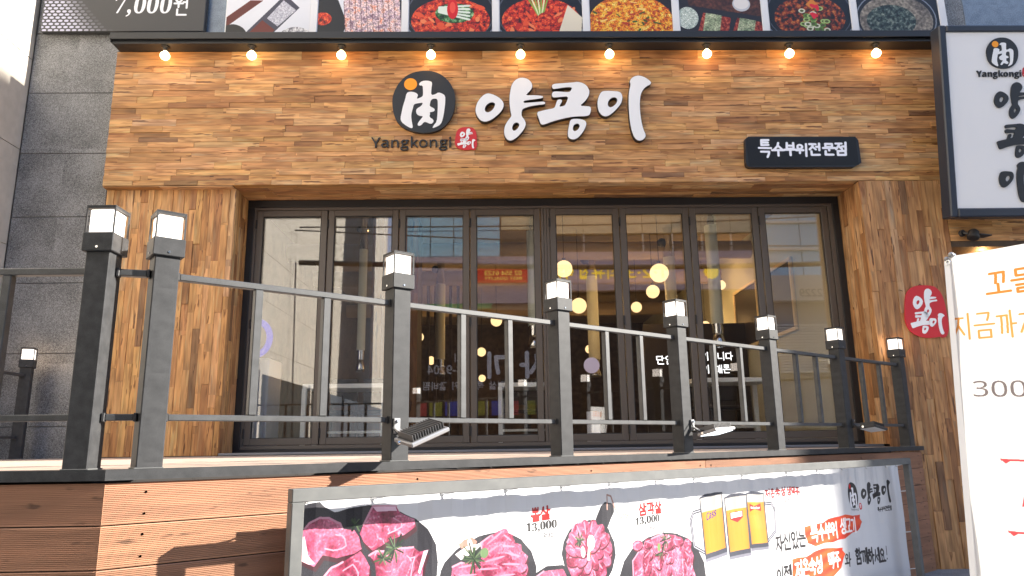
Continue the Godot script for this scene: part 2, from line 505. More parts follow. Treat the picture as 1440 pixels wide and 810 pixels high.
func wood_texture() -> ImageTexture:
	var s := 1024
	var fine := stretched(3, 0.10, s, s, 40)
	var mid := stretched(5, 0.012, s, s, 4, 2)
	var big := stretched(6, 0.007, s, s, 3, 2)
	var dirt := stretched(8, 0.011, s, s, 4, 3)
	var edge := stretched(9, 0.022, s, s, 6, 2)
	var knot := stretched(11, 0.013, s, s, 4, 3)
	var scuff := stretched(15, 0.010, s, s, 4, 3)
	var data := PackedByteArray()
	data.resize(s * s * 3)
	for i in s * s:
		var f := (fine[i] - 128) / 128.0
		var e := (edge[i] - 128) / 128.0
		var v := 0.88 + f * 0.07 + (mid[i] - 128) / 128.0 * 0.24 + (big[i] - 128) / 128.0 * 0.20
		var d := clampf((dirt[i] + (big[i] - 128) * 0.5 + e * 30.0 - 158) / 44.0, 0.0, 1.0) * 0.30
		d = maxf(d, clampf((knot[i] + (big[i] - 128) * 0.6 + e * 24.0 - 208) / 20.0, 0.0, 1.0) * 0.62)
		var pale := clampf((scuff[i] + f * 40.0 + e * 20.0 - 160) / 40.0, 0.0, 1.0) * 0.24
		v = clampf(v * (1.0 - d), 0.08, 1.0)
		data[i * 3] = int(255 * pow(clampf(v * (1.0 - pale * 0.3) + pale * 0.3, 0, 1), 0.62))
		data[i * 3 + 1] = int(255 * pow(clampf(v * (0.97 - 0.18 * d) + pale * 0.5, 0, 1), 0.66))
		data[i * 3 + 2] = int(255 * pow(clampf(v * (0.94 - 0.25 * d) + pale, 0, 1), 0.70))
	return ImageTexture.create_from_image(Image.create_from_data(s, s, false, Image.FORMAT_RGB8, data))

func deck_texture() -> ImageTexture:
	var s := 512
	var fine := stretched(33, 0.2, s, s, 16)
	var mid := stretched(35, 0.03, s, s, 5)
	var knot := stretched(37, 0.03, s, s, 2)
	var data := PackedByteArray()
	data.resize(s * s * 3)
	for i in s * s:
		var v := 0.9 + (fine[i] - 128) / 128.0 * 0.12 + (mid[i] - 128) / 128.0 * 0.22
		v *= 1.0 - clampf((knot[i] - 186) / 20.0, 0.0, 1.0) * 0.5
		for k in 3: data[i * 3 + k] = int(255 * pow(clampf(v, 0.05, 1.0), 0.5))
	return ImageTexture.create_from_image(Image.create_from_data(s, s, false, Image.FORMAT_RGB8, data))

func make_materials() -> void:
	var w := mat("reclaimed_wood", Color.WHITE, 0.55)
	w.albedo_texture = wood_texture()
	w.vertex_color_use_as_albedo = true
	w.heightmap_enabled = true
	w.heightmap_texture = w.albedo_texture
	w.heightmap_scale = 0.03
	var dw := mat("deck_wood", Color.WHITE, 0.6)
	dw.albedo_texture = deck_texture()
	dw.vertex_color_use_as_albedo = true
	speckle("granite", 21, 512, Color(0.06, 0.062, 0.064), Color(0.36, 0.362, 0.365), 0.24, 0.008, 0.3, 2.3, 0.55, true)
	speckle("sky_tinted_stone", 23, 256, Color(0.13, 0.17, 0.23), Color(0.24, 0.31, 0.40), 0.3, 0.02, 0.4, 0.9, 0.25)  # polished granite with the blue sky reflection put into its colour
	speckle("beige_tile", 31, 256, Color(0.45, 0.415, 0.36), Color(0.51, 0.47, 0.41), 0.05, 0.01, 0.6, 2.2, 0.6)
	speckle("asphalt", 41, 256, Color(0.035, 0.035, 0.037), Color(0.075, 0.074, 0.072), 0.3, 0.02, 0.5, 1.1, 0.9)
	speckle("paving", 43, 256, Color(0.15, 0.155, 0.165), Color(0.26, 0.268, 0.28), 0.3, 0.02, 0.5, 1.3, 0.85)
	speckle("lit_rail_steel", 55, 256, Color(0.034, 0.035, 0.037), Color(0.072, 0.074, 0.077), 0.4, 0.02, 0.6, 0.4, 0.42)  # lighter than the post steel: sun on the rails put into the colour
	var st := speckle("painted_steel", 51, 256, Color(0.027, 0.028, 0.030), Color(0.058, 0.059, 0.062), 0.5, 0.02, 0.5, 0.35, 0.5)
	st.metallic_specular = 0.32
	speckle("galvanized", 53, 256, Color(0.095, 0.098, 0.098), Color(0.125, 0.128, 0.126), 0.04, 0.012, 0.6, 0.9, 0.45)
	speckle("interior_wall", 61, 256, Color(0.045, 0.03, 0.02), Color(0.09, 0.06, 0.04), 0.03, 0.01, 0.5, 1.7, 0.7)
	speckle("ceiling_paint", 63, 128, Color(0.30, 0.235, 0.15), Color(0.35, 0.275, 0.18), 0.05, 0.01, 0.5, 2.0, 0.8)
	mat("beam_black", Color(0.016, 0.018, 0.022), 0.42)
	mat("sign_black", Color(0.014, 0.016, 0.02), 0.4)
	mat("sign_white", Color(0.82, 0.83, 0.86), 0.45)
	mat("sign_orange", Color(0.95, 0.34, 0.01), 0.45)
	mat("sign_red", Color(0.55, 0.022, 0.03), 0.5)
	mat("sheet_white", Color(0.78, 0.78, 0.80), 0.55)
	mat("door_bronze", Color(0.095, 0.079, 0.068), 0.42)
	mat("door_black", Color(0.012, 0.012, 0.014), 0.5)
	mat("sill_steel", Color(0.22, 0.235, 0.27), 0.35, 0.6)
	mat("socket_black", Color(0.02, 0.018, 0.016), 0.5)
	mat("chrome", Color(0.75, 0.76, 0.76), 0.14, 1.0)
	mat("cast_aluminium", Color(0.30, 0.30, 0.31), 0.4, 0.5)
	mat("fin_grey", Color(0.10, 0.10, 0.105), 0.45, 0.3)
	mat("lamp_dark", Color(0.03, 0.03, 0.032), 0.5)
	mat("cream_pipe", Color(0.62, 0.64, 0.52), 0.5)
	mat("rubber", Color(0.02, 0.02, 0.02), 0.7)
	mat("cord_white", Color(0.7, 0.7, 0.7), 0.7)
	mat("cable_black", Color(0.02, 0.02, 0.02), 0.6)
	mat("furniture_white", Color(0.84, 0.87, 0.85), 0.4)
	mat("chair_dark", Color(0.03, 0.022, 0.018), 0.5)
	mat("fridge_white", Color(0.55, 0.63, 0.78), 0.3)
	mat("pale_wall", Color(0.52, 0.53, 0.41), 0.6)
	mat("grey_floor", Color(0.10, 0.095, 0.09), 0.35)
	mat("dark_void", Color(0.02, 0.016, 0.014), 0.7)
	mat("screw", Color(0.05, 0.035, 0.025), 0.5)
	mat("concrete", Color(0.36, 0.35, 0.34), 0.8)
	mat("cladding_grey", Color(0.44, 0.38, 0.47), 0.45)
	mat("cladding_beige", Color(0.75, 0.62, 0.38), 0.6)
	mat("glass_blue", Color(0.36, 0.66, 0.84), 0.15)
	mat("glass_dark", Color(0.045, 0.05, 0.05), 0.15)
	mat("panel_green", Color(0.18, 0.45, 0.2), 0.5)
	mat("band_white", Color(0.75, 0.73, 0.68), 0.6)
	var g := mat("pane_glass", Color(1, 1, 1, 0.02), 0.0)
	g.albedo_color = Color(1, 1, 1, 0.0)
	g.transparency = BaseMaterial3D.TRANSPARENCY_ALPHA
	var cg := mat("lamp_glass", Color.WHITE, 0.02)
	cg.albedo_color = Color(1, 1, 1, 0.04)
	cg.transparency = BaseMaterial3D.TRANSPARENCY_ALPHA
	glow("bulb_glow", Color(1.0, 0.84, 0.6), 3.0)
	glow("globe_glow", Color(1.0, 0.84, 0.60), 0.5).albedo_color = Color(0.5, 0.45, 0.38)
	glow("lantern_glow", Color(1.0, 0.95, 0.90), 0.55)
	glow("flood_glow", Color(0.92, 0.97, 1.0), 0.9)
	glow("ring_glow", Color(0.03, 0.10, 0.95), 0.14).albedo_color = Color(0.02, 0.03, 0.3)
	glow("spot_glow", Color(1.0, 0.78, 0.5), 1.6)
	glow("menu_glow", Color(0.9, 0.92, 1.0), 0.6)

# ------------------------------------------------------------------ wood boards
const TONES := [[0.666, 0.38, 0.156], [0.617, 0.338, 0.133], [0.552, 0.29, 0.108], [0.51, 0.257, 0.095], [0.609, 0.33, 0.129], [0.445, 0.216, 0.077], [0.363, 0.171, 0.063], [0.642, 0.398, 0.192], [0.281, 0.149, 0.065], [0.658, 0.368, 0.149]]
const ODDS := [16, 18, 18, 14, 18, 10, 6, 12, 3, 16]

var shaded_boards := false  # darkens the right pillar boards: shade put into their colour

func tone() -> Color:
	var r := rng.randi_range(0, 130)
	for i in ODDS.size():
		r -= ODDS[i]
		if r < 0:
			var t: Array = TONES[i]
			var k := rng.randf_range(0.9, 1.1)
			if shaded_boards: return Color(t[0] * k * 0.84, t[1] * k * 0.84, t[2] * k * 0.92)
			return Color(t[0] * k, t[1] * k * rng.randf_range(0.96, 1.04), t[2] * k * rng.randf_range(0.9, 1.1))
	return Color(0.6, 0.32, 0.12)

# one board lying on a wall: o is its corner, a runs along it, b across it, both in metres, w points out of the wall
func board(o: Vector3, a: Vector3, b: Vector3, w: Vector3, col: Color, proud: float, scale := 1.0) -> ArrayMesh:
	var m := MB.new()
	m.col = col
	var la := a.length()
	var lb := b.length()
	var e := 0.0011
	var ea := a / la * e
	var eb := b / lb * e
	var uv0 := Vector2(rng.randf(), rng.randf())
	var k := Vector2(1.0 / 1.25, 1.0 / 0.62) / scale
	var top := w * proud
	var low := w * (proud - 0.004)
	var t := [o + ea + eb + top, o + a - ea + eb + top, o + a + b - ea - eb + top, o + ea + b - eb + top]
	var q := [o + low, o + a + low, o + a + b + low, o + b + low]
	var d := [o, o + a, o + a + b, o + b]
	var uvs := [uv0, uv0 + Vector2(la, 0) * k, uv0 + Vector2(la, lb) * k, uv0 + Vector2(0, lb) * k]
	m.quad(t[0], t[1], t[2], t[3], w, uvs)
	var mid := o + (a + b) * 0.5
	for i in 4:
		var j := (i + 1) % 4
		var out: Vector3 = (d[i] + d[j]) * 0.5 - mid
		m.quad(t[i], t[j], q[j], q[i], out + w, [uvs[i], uvs[j], uvs[j], uvs[i]])
		m.quad(q[i], q[j], d[j], d[i], out, [uvs[i], uvs[j], uvs[j], uvs[i]])
	return m.mesh()

# covers a rectangle with boards of uneven length and height; along and up are its edges
func clad(parent: Node3D, o: Vector3, along: Vector3, up: Vector3, w: Vector3, row: Vector2, length: Vector2, thick := 0.014) -> void:
	var la := along.length()
	var lu := up.length()
	var da := along / la
	var du := up / lu
	var made := []
	var y := 0.0
	while y < lu - 0.001:
		var h := rng.randf_range(row.x, row.y)
		if lu - y - h < row.x * 0.7: h = lu - y
		h = minf(h, lu - y)
		var x := 0.0
		var first := true
		while x < la - 0.001:
			var l := rng.randf_range(length.x, length.y)
			if first: l *= rng.randf_range(0.3, 1.0)
			first = false
			if la - x - l < length.x * 0.4: l = la - x
			var gap := 0.0003
			made.append([l * h, board(o + da * (x + gap) + du * (y + gap), da * (l - gap * 2), du * (h - gap * 2), w, tone(), thick + rng.randf_range(-0.004, 0.006))])
			x += l
		y += h
	made.sort_custom(func(a, b): return a[0] > b[0])
	var rest := SurfaceTool.new()
	for i in made.size():
		if i < 300: part("plank", made[i][1], M.reclaimed_wood, parent)
		else: rest.append_from(made[i][1], 0, Transform3D())
	if made.size() > 300:
		part("small_planks", rest.commit(), M.reclaimed_wood, parent).set_meta("kind", "stuff")

# ------------------------------------------------------------------ the place
func _ready() -> void:
	rng.seed = 7
	# camera
	var cam := Camera3D.new()
	cam.name = "camera"
	add_child(cam)
	cam.fov = rad_to_deg(2.0 * atan(405.0 / 1015.77))
	cam.near = 0.05
	cam.far = 400.0
	cam.transform = Transform3D(Basis(Vector3.UP, -0.0205311) * Basis(Vector3.RIGHT, 0.2127854) * Basis(Vector3.BACK, -0.014218), Vector3(0, 1.45, 7.2))
	cam.current = true
	# sky and exposure
	var sky := ProceduralSkyMaterial.new()
	sky.sky_top_color = Color(0.54, 0.65, 0.83)
	sky.sky_horizon_color = Color(0.89, 0.90, 0.92)
	sky.sky_curve = 0.2
	sky.sky_energy_multiplier = 0.8
	sky.ground_bottom_color = Color(0.4, 0.39, 0.37)
	sky.ground_horizon_color = Color(0.8, 0.82, 0.84)
	var env := Environment.new()
	env.background_mode = Environment.BG_SKY
	env.sky = Sky.new()
	env.sky.sky_material = sky
	env.tonemap_mode = Environment.TONE_MAPPER_LINEAR
	env.tonemap_exposure = 3.6
	env.sdfgi_enabled = true
	env.ssao_enabled = true
	env.ssil_enabled = true
	var we := WorldEnvironment.new()
	we.name = "environment"
	we.environment = env
	add_child(we)
	# low sun from along the street on the right
	var sun := DirectionalLight3D.new()
	sun.name = "sun"
	sun.light_energy = 1.6
	sun.light_color = Color(1.0, 0.97, 0.92)
	sun.light_angular_distance = 0.5
	sun.shadow_enabled = true
	add_child(sun)
	var towards := Vector3(cos(deg_to_rad(26)), sin(deg_to_rad(26)), 0.02)
	sun.look_at_from_position(towards * 40, Vector3.ZERO)
	make_materials()
	build_street()
	build_restaurant_shell()
	build_facade()
	build_doors()
	build_interior()
	build_canopy()
	build_upper_signs()
	build_main_sign()
	build_deck()
	build_railings()
	build_banner()
	build_floodlights()
	build_right_side()
	build_far_side()

func build_street() -> void:
	structure("street_ground", span(Vector3(-150, GROUND - 0.4, 4), Vector3(150, GROUND - 0.12, 150)), M.asphalt, "grey asphalt street in front of the restaurant")
	structure("pavement", span(Vector3(-150, GROUND - 0.4, -30), Vector3(150, GROUND, 6.5)), M.paving, "pale grey stone pavement along the restaurant front")

func build_restaurant_shell() -> void:
	# granite wall to the left and above, one slab a part
	var g := thing("granite_wall", "grey speckled granite wall left of the wood and above it", "wall")
	part("backing", span(Vector3(-5.08, GROUND, -0.42), Vector3(-4.1, 5.93, -0.16)), M.concrete, g)
	var ys := [GROUND, 0.98, 1.68, 2.405, 3.131, 3.842, 4.549, 5.251, 5.962]
	for i in ys.size() - 1:
		for k in [[-5.077, -4.118]]:
			part("slab", bx(Vector3((k[0] + k[1]) / 2, (ys[i] + ys[i + 1]) / 2, -0.14 + (0.0015 if k[0] < -5 else 0.0)), Vector3(k[1] - k[0] - 0.001, ys[i + 1] - ys[i] - 0.006, 0.04), 0.003), M.granite, g)
	# the stone band of the upper storey
	part("backing", span(Vector3(-5.08, 5.97, -0.42), Vector3(8, 9.6, -0.16)), M.concrete, g)
	for r in 5:
		var x := -5.077
		var k := 0
		while x < 7.9:
			var w: float = [1.86, 0.26, 0.9, 0.9][k] if k < 4 else 0.9
			if k == 10: w = 0.22
			if absf(x - 4.96) < 0.3: w = 0.3
			var m: Material = M.sky_tinted_stone if (k == 1 or (x > 5.2)) else M.granite
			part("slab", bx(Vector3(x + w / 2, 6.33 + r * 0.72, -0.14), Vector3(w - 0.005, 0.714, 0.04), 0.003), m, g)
			x += w
			k += 1
	structure("upper_storey", span(Vector3(-5.08, 8.3, -14), Vector3(8, 9.6, -0.5)), M.concrete, "plain upper storeys of the restaurant building")

func build_facade() -> void:
	var f := thing("wood_fascia", "long fascia of reclaimed honey brown wood boards laid flat under the black canopy", "wall cladding")
	part("backing", span(Vector3(-4.1, 4.141, -0.3), Vector3(7.0, 5.68, -0.002)), M.dark_void, f)
	clad(f, Vector3(-4.1, 4.1365, -0.012), Vector3(9.0, 0, 0), Vector3(0, 1.533, 0), Vector3(0, 0, 1), Vector2(0.050, 0.080), Vector2(0.25, 0.85))
	var x := thing("doorway_header", "wood boards over the side doorway below the hanging sign", "wall cladding")
	part("backing", span(Vector3(4.745, 3.46, -0.3), Vector3(7.0, 4.14, -0.004)), M.dark_void, x)
	clad(x, Vector3(4.745, 3.462, -0.012), Vector3(2.2, 0, 0), Vector3(0, 0.672, 0), Vector3(0, 0, 1), Vector2(0.06, 0.09), Vector2(0.5, 1.2))
	clad(x, Vector3(4.91, 4.1365, -0.012), Vector3(2.05, 0, 0), Vector3(0, 1.533, 0), Vector3(0, 0, 1), Vector2(0.09, 0.12), Vector2(0.8, 1.4))
	var l := thing("wood_pillar", "upright wood boards left of the glass doors beside the granite wall", "wall cladding")
	part("backing", span(Vector3(-4.1, GROUND, -0.6), Vector3(-2.78, 4.13, -0.115)), M.dark_void, l)
	clad(l, Vector3(-4.1, 1.38, -0.113), Vector3(0, 2.752, 0), Vector3(1.345, 0, 0), Vector3(0, 0, 1), Vector2(0.055, 0.085), Vector2(0.3, 1.1))
	clad(l, Vector3(-2.768, 1.40, -0.5), Vector3(0, 2.732, 0), Vector3(0, 0, 0.388), Vector3(1, 0, 0), Vector2(0.06, 0.09), Vector2(0.35, 1.1))
	clad(l, Vector3(-4.1, 4.131, -0.101), Vector3(1.34, 0, 0), Vector3(0, 0, 0.098), Vector3(0, -1, 0), Vector2(0.08, 0.1), Vector2(0.5, 1.1), 0.004)
	var r := thing("wood_pillar", "upright wood boards right of the glass doors with the red seal sign", "wall cladding")
	part("backing", span(Vector3(3.873, GROUND, -0.6), Vector3(4.725, 4.13, -0.015)), M.dark_void, r)
	shaded_boards = true
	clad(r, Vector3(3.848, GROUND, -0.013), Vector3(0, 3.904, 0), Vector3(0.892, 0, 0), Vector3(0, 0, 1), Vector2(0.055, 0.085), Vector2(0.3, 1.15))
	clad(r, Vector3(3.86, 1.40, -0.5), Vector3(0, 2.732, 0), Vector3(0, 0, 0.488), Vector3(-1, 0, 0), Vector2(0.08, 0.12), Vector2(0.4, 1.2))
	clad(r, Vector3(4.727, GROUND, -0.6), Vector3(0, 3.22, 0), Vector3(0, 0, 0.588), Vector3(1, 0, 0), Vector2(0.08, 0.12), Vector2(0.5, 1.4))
	shaded_boards = false
	var s := thing("wood_soffit", "wood boards on the underside of the recess over the glass doors", "wall cladding")
	clad(s, Vector3(-2.76, 4.150, -0.5), Vector3(6.61, 0, 0), Vector3(0, 0, 0.49), Vector3(0, -1, 0), Vector2(0.07, 0.12), Vector2(0.6, 1.5))

func build_doors() -> void:
	var z := -0.5
	var f := thing("door_frame", "black and bronze metal frame around the row of folding glass doors", "door frame")
	part("head", span(Vector3(-2.755, 4.05, z - 0.12), Vector3(3.845, 4.132, z + 0.02), 0.003), M.door_black, f)
	part("jamb", span(Vector3(-2.755, 1.43, z - 0.12), Vector3(-2.68, 4.05, z + 0.02), 0.003), M.door_black, f)
	part("jamb", span(Vector3(3.77, 1.43, z - 0.12), Vector3(3.845, 4.05, z + 0.02), 0.003), M.door_black, f)
	part("threshold", span(Vector3(-2.755, 1.395, z - 0.12), Vector3(3.845, 1.43, z + 0.015), 0.003), M.door_black, f)
	part("head_track", span(Vector3(-2.68, 4.02, z - 0.1), Vector3(3.77, 4.05, z + 0.01), 0.003), M.door_bronze, f)
	part("floor_track", span(Vector3(-2.68, 1.43, z - 0.1), Vector3(3.77, 1.468, z + 0.01), 0.003), M.door_bronze, f)
	part("side_post", span(Vector3(-2.68, 1.468, z - 0.1), Vector3(-2.655, 4.02, z + 0.008), 0.002), M.door_bronze, f)
	part("side_post", span(Vector3(3.72, 1.468, z - 0.1), Vector3(3.77, 4.02, z + 0.008), 0.002), M.door_bronze, f)
	for k in 3:
		part("mullion", span(Vector3(0.490 + k * 0.032, 1.468, z - 0.09), Vector3(0.519 + k * 0.032, 4.02, z + 0.006), 0.003), M.door_bronze, f)
	part("sill", span(Vector3(-2.75, 1.378, z + 0.02), Vector3(3.84, 1.40, -0.1), 0.003), M.sill_steel, f)
	var where := ["first folding glass door leaf from the left, beside the left wood reveal", "second folding glass door leaf from the left", "third folding glass door leaf from the left", "fourth folding glass door leaf, left of the triple mullion", "fifth folding glass door leaf, right of the triple mullion", "sixth folding glass door leaf from the left", "seventh folding glass door leaf from the left", "eighth folding glass door leaf, beside the right wood reveal"]
	var w := 0.780
	var proto: Node3D
	for i in 8:
		var x := -2.655 + i * 0.7858 if i < 4 else 0.584 + (i - 4) * 0.784
		if i == 0:
			proto = thing("folding_door", where[0], "door", Vector3(x, 1.47, z), 0, "folding glass doors")
			var a := 0.07
			var h := 2.548
			part("stile", span(Vector3(0.003, 0, -0.06), Vector3(a, h, 0), 0.004), M.door_bronze, proto)
			part("stile", span(Vector3(w - a, 0, -0.06), Vector3(w - 0.003, h, 0), 0.004), M.door_bronze, proto)
			part("top_rail", span(Vector3(a, h - 0.066, -0.06), Vector3(w - a, h, 0.0), 0.004), M.door_bronze, proto)
			part("bottom_rail", span(Vector3(a, 0, -0.06), Vector3(w - a, 0.07, 0.0), 0.004), M.door_bronze, proto)
			var b := MB.new()
			for e in [[Vector3(a, 0.07, -0.02), Vector3(a + 0.008, h - 0.066, -0.008)], [Vector3(w - a - 0.008, 0.07, -0.02), Vector3(w - a, h - 0.066, -0.008)], [Vector3(a + 0.008, 0.07, -0.02), Vector3(w - a - 0.008, 0.078, -0.008)], [Vector3(a + 0.008, h - 0.074, -0.02), Vector3(w - a - 0.008, h - 0.066, -0.008)]]:
				b.box((e[0] + e[1]) / 2, (e[1] - e[0]).abs())
			part("gasket", b.mesh(), M.rubber, proto)
			part("pane", span(Vector3(a + 0.002, 0.072, -0.042), Vector3(w - a - 0.002, h - 0.068, -0.036)), M.pane_glass, proto)
			part("pane", span(Vector3(a + 0.002, 0.072, -0.028), Vector3(w - a - 0.002, h - 0.068, -0.022)), M.pane_glass, proto)
			part("pane", span(Vector3(a + 0.002, 0.072, -0.052), Vector3(w - a - 0.002, h - 0.068, -0.047)), M.pane_glass, proto)  # third pane added only to strengthen the reflections
			for y in [0.12, h * 0.5, h - 0.16]:
				part("hinge", MB.new().tube([Vector3(0.0, y - 0.05, 0.006), Vector3(0.0, y + 0.05, 0.006)], 0.009, 8).mesh(), M.door_black, proto)
		else:
			copy(proto, where[i], Vector3(x, 1.47, z))
	var st := MB.new()
	st.lathe([Vector2(0, 0), Vector2(0.085, 0), Vector2(0.085, 0.0015), Vector2(0, 0.0015)], 28)
	var d := solo("round_sticker", st.mesh(), M.cladding_grey, "round greyish sticker on the fifth glass door leaf", "sticker")
	d.position = Vector3(1.0, 2.262, -0.520)
	d.rotation.x = PI / 2

func build_interior() -> void:
	var x0 := -3.2
	var x1 := 3.93
	structure("interior_floor", span(Vector3(x0 - 0.2, 1.2, -12), Vector3(x1 + 0.2, 1.394, -0.62)), M.grey_floor, "dark grey floor inside the restaurant")
	structure("interior_ceiling", span(Vector3(x0 - 0.2, 4.6, -12), Vector3(x1 + 0.2, 4.8, -0.3)), M.ceiling_paint, "beige ceiling inside the restaurant")
	structure("interior_back_wall", span(Vector3(x0 - 0.2, 1.394, -12.2), Vector3(x1 + 0.2, 4.6, -12)), M.interior_wall, "brown back wall inside the restaurant")
	structure("interior_side_wall", span(Vector3(x0 - 0.2, 1.394, -12), Vector3(x0, 4.6, -0.62)), M.interior_wall, "brown left wall inside the restaurant")
	structure("interior_side_wall", span(Vector3(x1, 1.394, -12), Vector3(x1 + 0.2, 4.6, -0.62)), M.pale_wall, "pale green right wall inside the restaurant")
	structure("door_head_wall", span(Vector3(x0 - 0.2, 4.16, -0.62), Vector3(x1 + 0.2, 4.6, -0.31)), M.interior_wall, "wall over the folding doors")
	# wood column inside the second leaf
	var c := thing("wood_column", "brown board-clad column inside behind the second glass door leaf", "column")
	for i in 4:
		part("plank", board(Vector3(-1.74 + i * 0.16, 1.394, -2.6), Vector3(0, 3.2, 0), Vector3(0.157, 0, 0), Vector3(0, 0, 1), Color(0.30, 0.13, 0.04) * rng.randf_range(0.8, 1.2), 0.02, 2.0), M.reclaimed_wood, c)
	part("core", span(Vector3(-1.74, 1.394, -3.1), Vector3(-1.1, 4.6, -2.602)), M.interior_wall, c)
	# globe lamps on cords
	var globes := [[0.858, 3.649, -1.835, 0.11, "pale glowing globe lamp, leftmost behind the fifth glass leaf"], [1.193, 3.424, -3.216, 0.115, "glowing globe lamp just above the fourth lamp post in the fifth leaf"], [2.053, 3.545, -1.683, 0.12, "largest glowing globe lamp, in the sixth glass leaf"], [2.347, 3.674, -3.448, 0.10, "middle one of three globe lamps stepping down in the sixth leaf"], [2.31, 3.649, -4.586, 0.09, "smallest and lowest of three globe lamps in the sixth leaf"], [3.62, 3.42, -5.2, 0.085, "globe lamp low in the seventh leaf, beside the cream pipe"], [3.66, 3.95, -4.3, 0.08, "globe lamp in front of the framed picture in the seventh leaf"], [-0.026, 3.573, -5.335, 0.10, "highest of three globe lamps in the fourth glass leaf"], [-0.336, 3.266, -7.263, 0.09, "middle globe lamp of three in the fourth glass leaf"], [-0.389, 2.997, -10.144, 0.085, "lowest globe lamp of three in the fourth glass leaf"], [-1.431, 3.364, -5.78, 0.09, "higher globe lamp behind the slats in the third leaf"], [-1.419, 3.196, -8.043, 0.09, "lower globe lamp behind the slats in the third leaf"], [1.928, 3.384, -7.934, 0.09, "far globe lamp low in the fifth glass leaf"]]
	for g in globes:
		var o := thing("globe_pendant", g[4], "pendant lamp", Vector3(g[0], g[1], g[2]), 0, "globe pendant lamps inside")
		part("globe", MB.new().ball(Vector3.ZERO, g[3], 24).mesh(), M.globe_glow, o)
		part("cap", MB.new().tube([Vector3(0, g[3] - 0.005, 0), Vector3(0, g[3] + 0.03, 0)], 0.025, 10).mesh(), M.socket_black, o)
		part("cord", MB.new().tube([Vector3(0, g[3] + 0.03, 0), Vector3(0, 4.59 - g[1], 0)], 0.004, 6).mesh(), M.cable_black, o)
		lamp_light(o, Vector3(0, 0, 0), 0.09, Color(1.0, 0.78, 0.5), g[3] * 0.8)
	# grill exhaust pipes; the thin fifth is added for a bright line in the glass
	var pipes := [[0.448, -1.6, 2.75, 0.075, "cream exhaust pipe behind the fourth glass leaf"], [2.66, -1.4, 2.72, 0.075, "cream exhaust pipe behind the seventh glass leaf"], [1.50, -4.0, 2.6, 0.09, "cream exhaust pipe deep behind the fifth glass leaf"], [2.56, -3.2, 2.95, 0.085, "cream exhaust pipe with an elbow behind the sixth glass leaf"], [-1.79, -2.2, 2.55, 0.055, "thin pale pipe added for the bright upright line in the second glass leaf"], [-0.95, -4.6, 2.7, 0.08, "dim exhaust pipe behind the third glass leaf"]]
	for p in pipes:
		var o := thing("exhaust_pipe", p[4], "exhaust pipe", Vector3(p[0], p[2], p[1]), 0, "grill exhaust pipes hanging from the ceiling")
		var top: float = 4.6 - p[2]
		part("tube", MB.new().tube([Vector3(0, 0.12, 0), Vector3(0, top * 0.72, 0)], p[3], 16).mesh(), M.cream_pipe, o)
		part("collar", MB.new().tube([Vector3(0, 0.0, 0), Vector3(0, 0.12, 0)], p[3] * 0.86, 16).mesh(), M.chrome, o)
		part("collar", MB.new().tube([Vector3(0, top * 0.72, 0), Vector3(0, top * 0.78, 0)], p[3] * 1.05, 16).mesh(), M.chrome, o)
		part("flue", MB.new().tube([Vector3(0, top * 0.78, 0), Vector3(0, top, 0)], p[3] * 0.8, 16).mesh(), M.chrome, o)
		part("hood", MB.new().lathe([Vector2(0.0, -0.16), Vector2(p[3] * 1.0, -0.16), Vector2(p[3] * 1.1, -0.12), Vector2(p[3] * 0.7, 0.0), Vector2(0, 0.0)], 18).mesh(), M.chrome, o)
		part("damper", MB.new().ball(Vector3(-p[3] * 1.1, top * 0.86, 0.0), p[3] * 0.8, 12).mesh(), M.lamp_dark, o)
	for k in 3:
		var zz: float = [-3.6, -5.2, -8.0][k]
		var o := solo("ceiling_duct", MB.new().tube([Vector3(x0, 4.36 - k * 0.05, zz), Vector3(x1, 4.36 - k * 0.05, zz)], 0.14, 14).mesh(), M.ceiling_paint, ["front beige duct running under the ceiling inside", "middle beige duct running under the ceiling inside", "rear beige duct running under the ceiling inside"][k], "duct", "ceiling ducts inside")
		o.name = o.name
	# tables with white frames, chairs behind them
	var tables := [[-2.20, -1.27, -1.0, 2.14, "white framed tall table behind the first and second glass leaves"], [0.0, 0.74, -1.25, 2.15, "white framed tall table behind the fourth glass leaf"], [2.22, 3.12, -1.0, 2.155, "white framed tall table behind the seventh glass leaf"]]
	for t in tables:
		var o := thing("table", t[4], "table", Vector3(t[0], 1.394, t[2]), 0, "white framed tables inside")
		var w: float = t[1] - t[0]
		var h: float = t[3] - 1.394
		part("tabletop", span(Vector3(0, h - 0.05, -0.6), Vector3(w, h, 0), 0.004), M.furniture_white, o)
		for q in [[0.02, -0.02], [w - 0.02, -0.02], [0.02, -0.56], [w - 0.02, -0.56]]:
			part("leg", bx(Vector3(q[0], (h - 0.05) / 2, q[1]), Vector3(0.05, h - 0.05, 0.05), 0.003), M.furniture_white, o)
		part("stretcher", bx(Vector3(w / 2, 0.22, -0.56), Vector3(w - 0.075, 0.03, 0.03), 0.003), M.furniture_white, o)
		for q in [0.28, 0.72]:
			var ch := thing("chair", ("dark chair left" if q < 0.5 else "dark chair right") + " at the " + t[4], "chair", Vector3(t[0] + w * q, 1.394, t[2] - 0.85), 0, "dark chairs at the tables inside")
			part("seat", bx(Vector3(0, 0.46, 0), Vector3(0.36, 0.05, 0.36), 0.015), M.chair_dark, ch)
			part("backrest", bx(Vector3(0, 0.72, -0.17), Vector3(0.34, 0.34, 0.03), 0.012), M.chair_dark, ch)
			for s in [[-0.15, -0.15], [0.15, -0.15], [-0.15, 0.15], [0.15, 0.15]]:
				part("leg", bx(Vector3(s[0], 0.217, s[1]), Vector3(0.03, 0.435, 0.03)), M.chair_dark, ch)
			for s in [-0.15, 0.15]:
				part("back_post", bx(Vector3(s, 0.52, -0.17), Vector3(0.025, 0.07, 0.025)), M.chair_dark, ch)
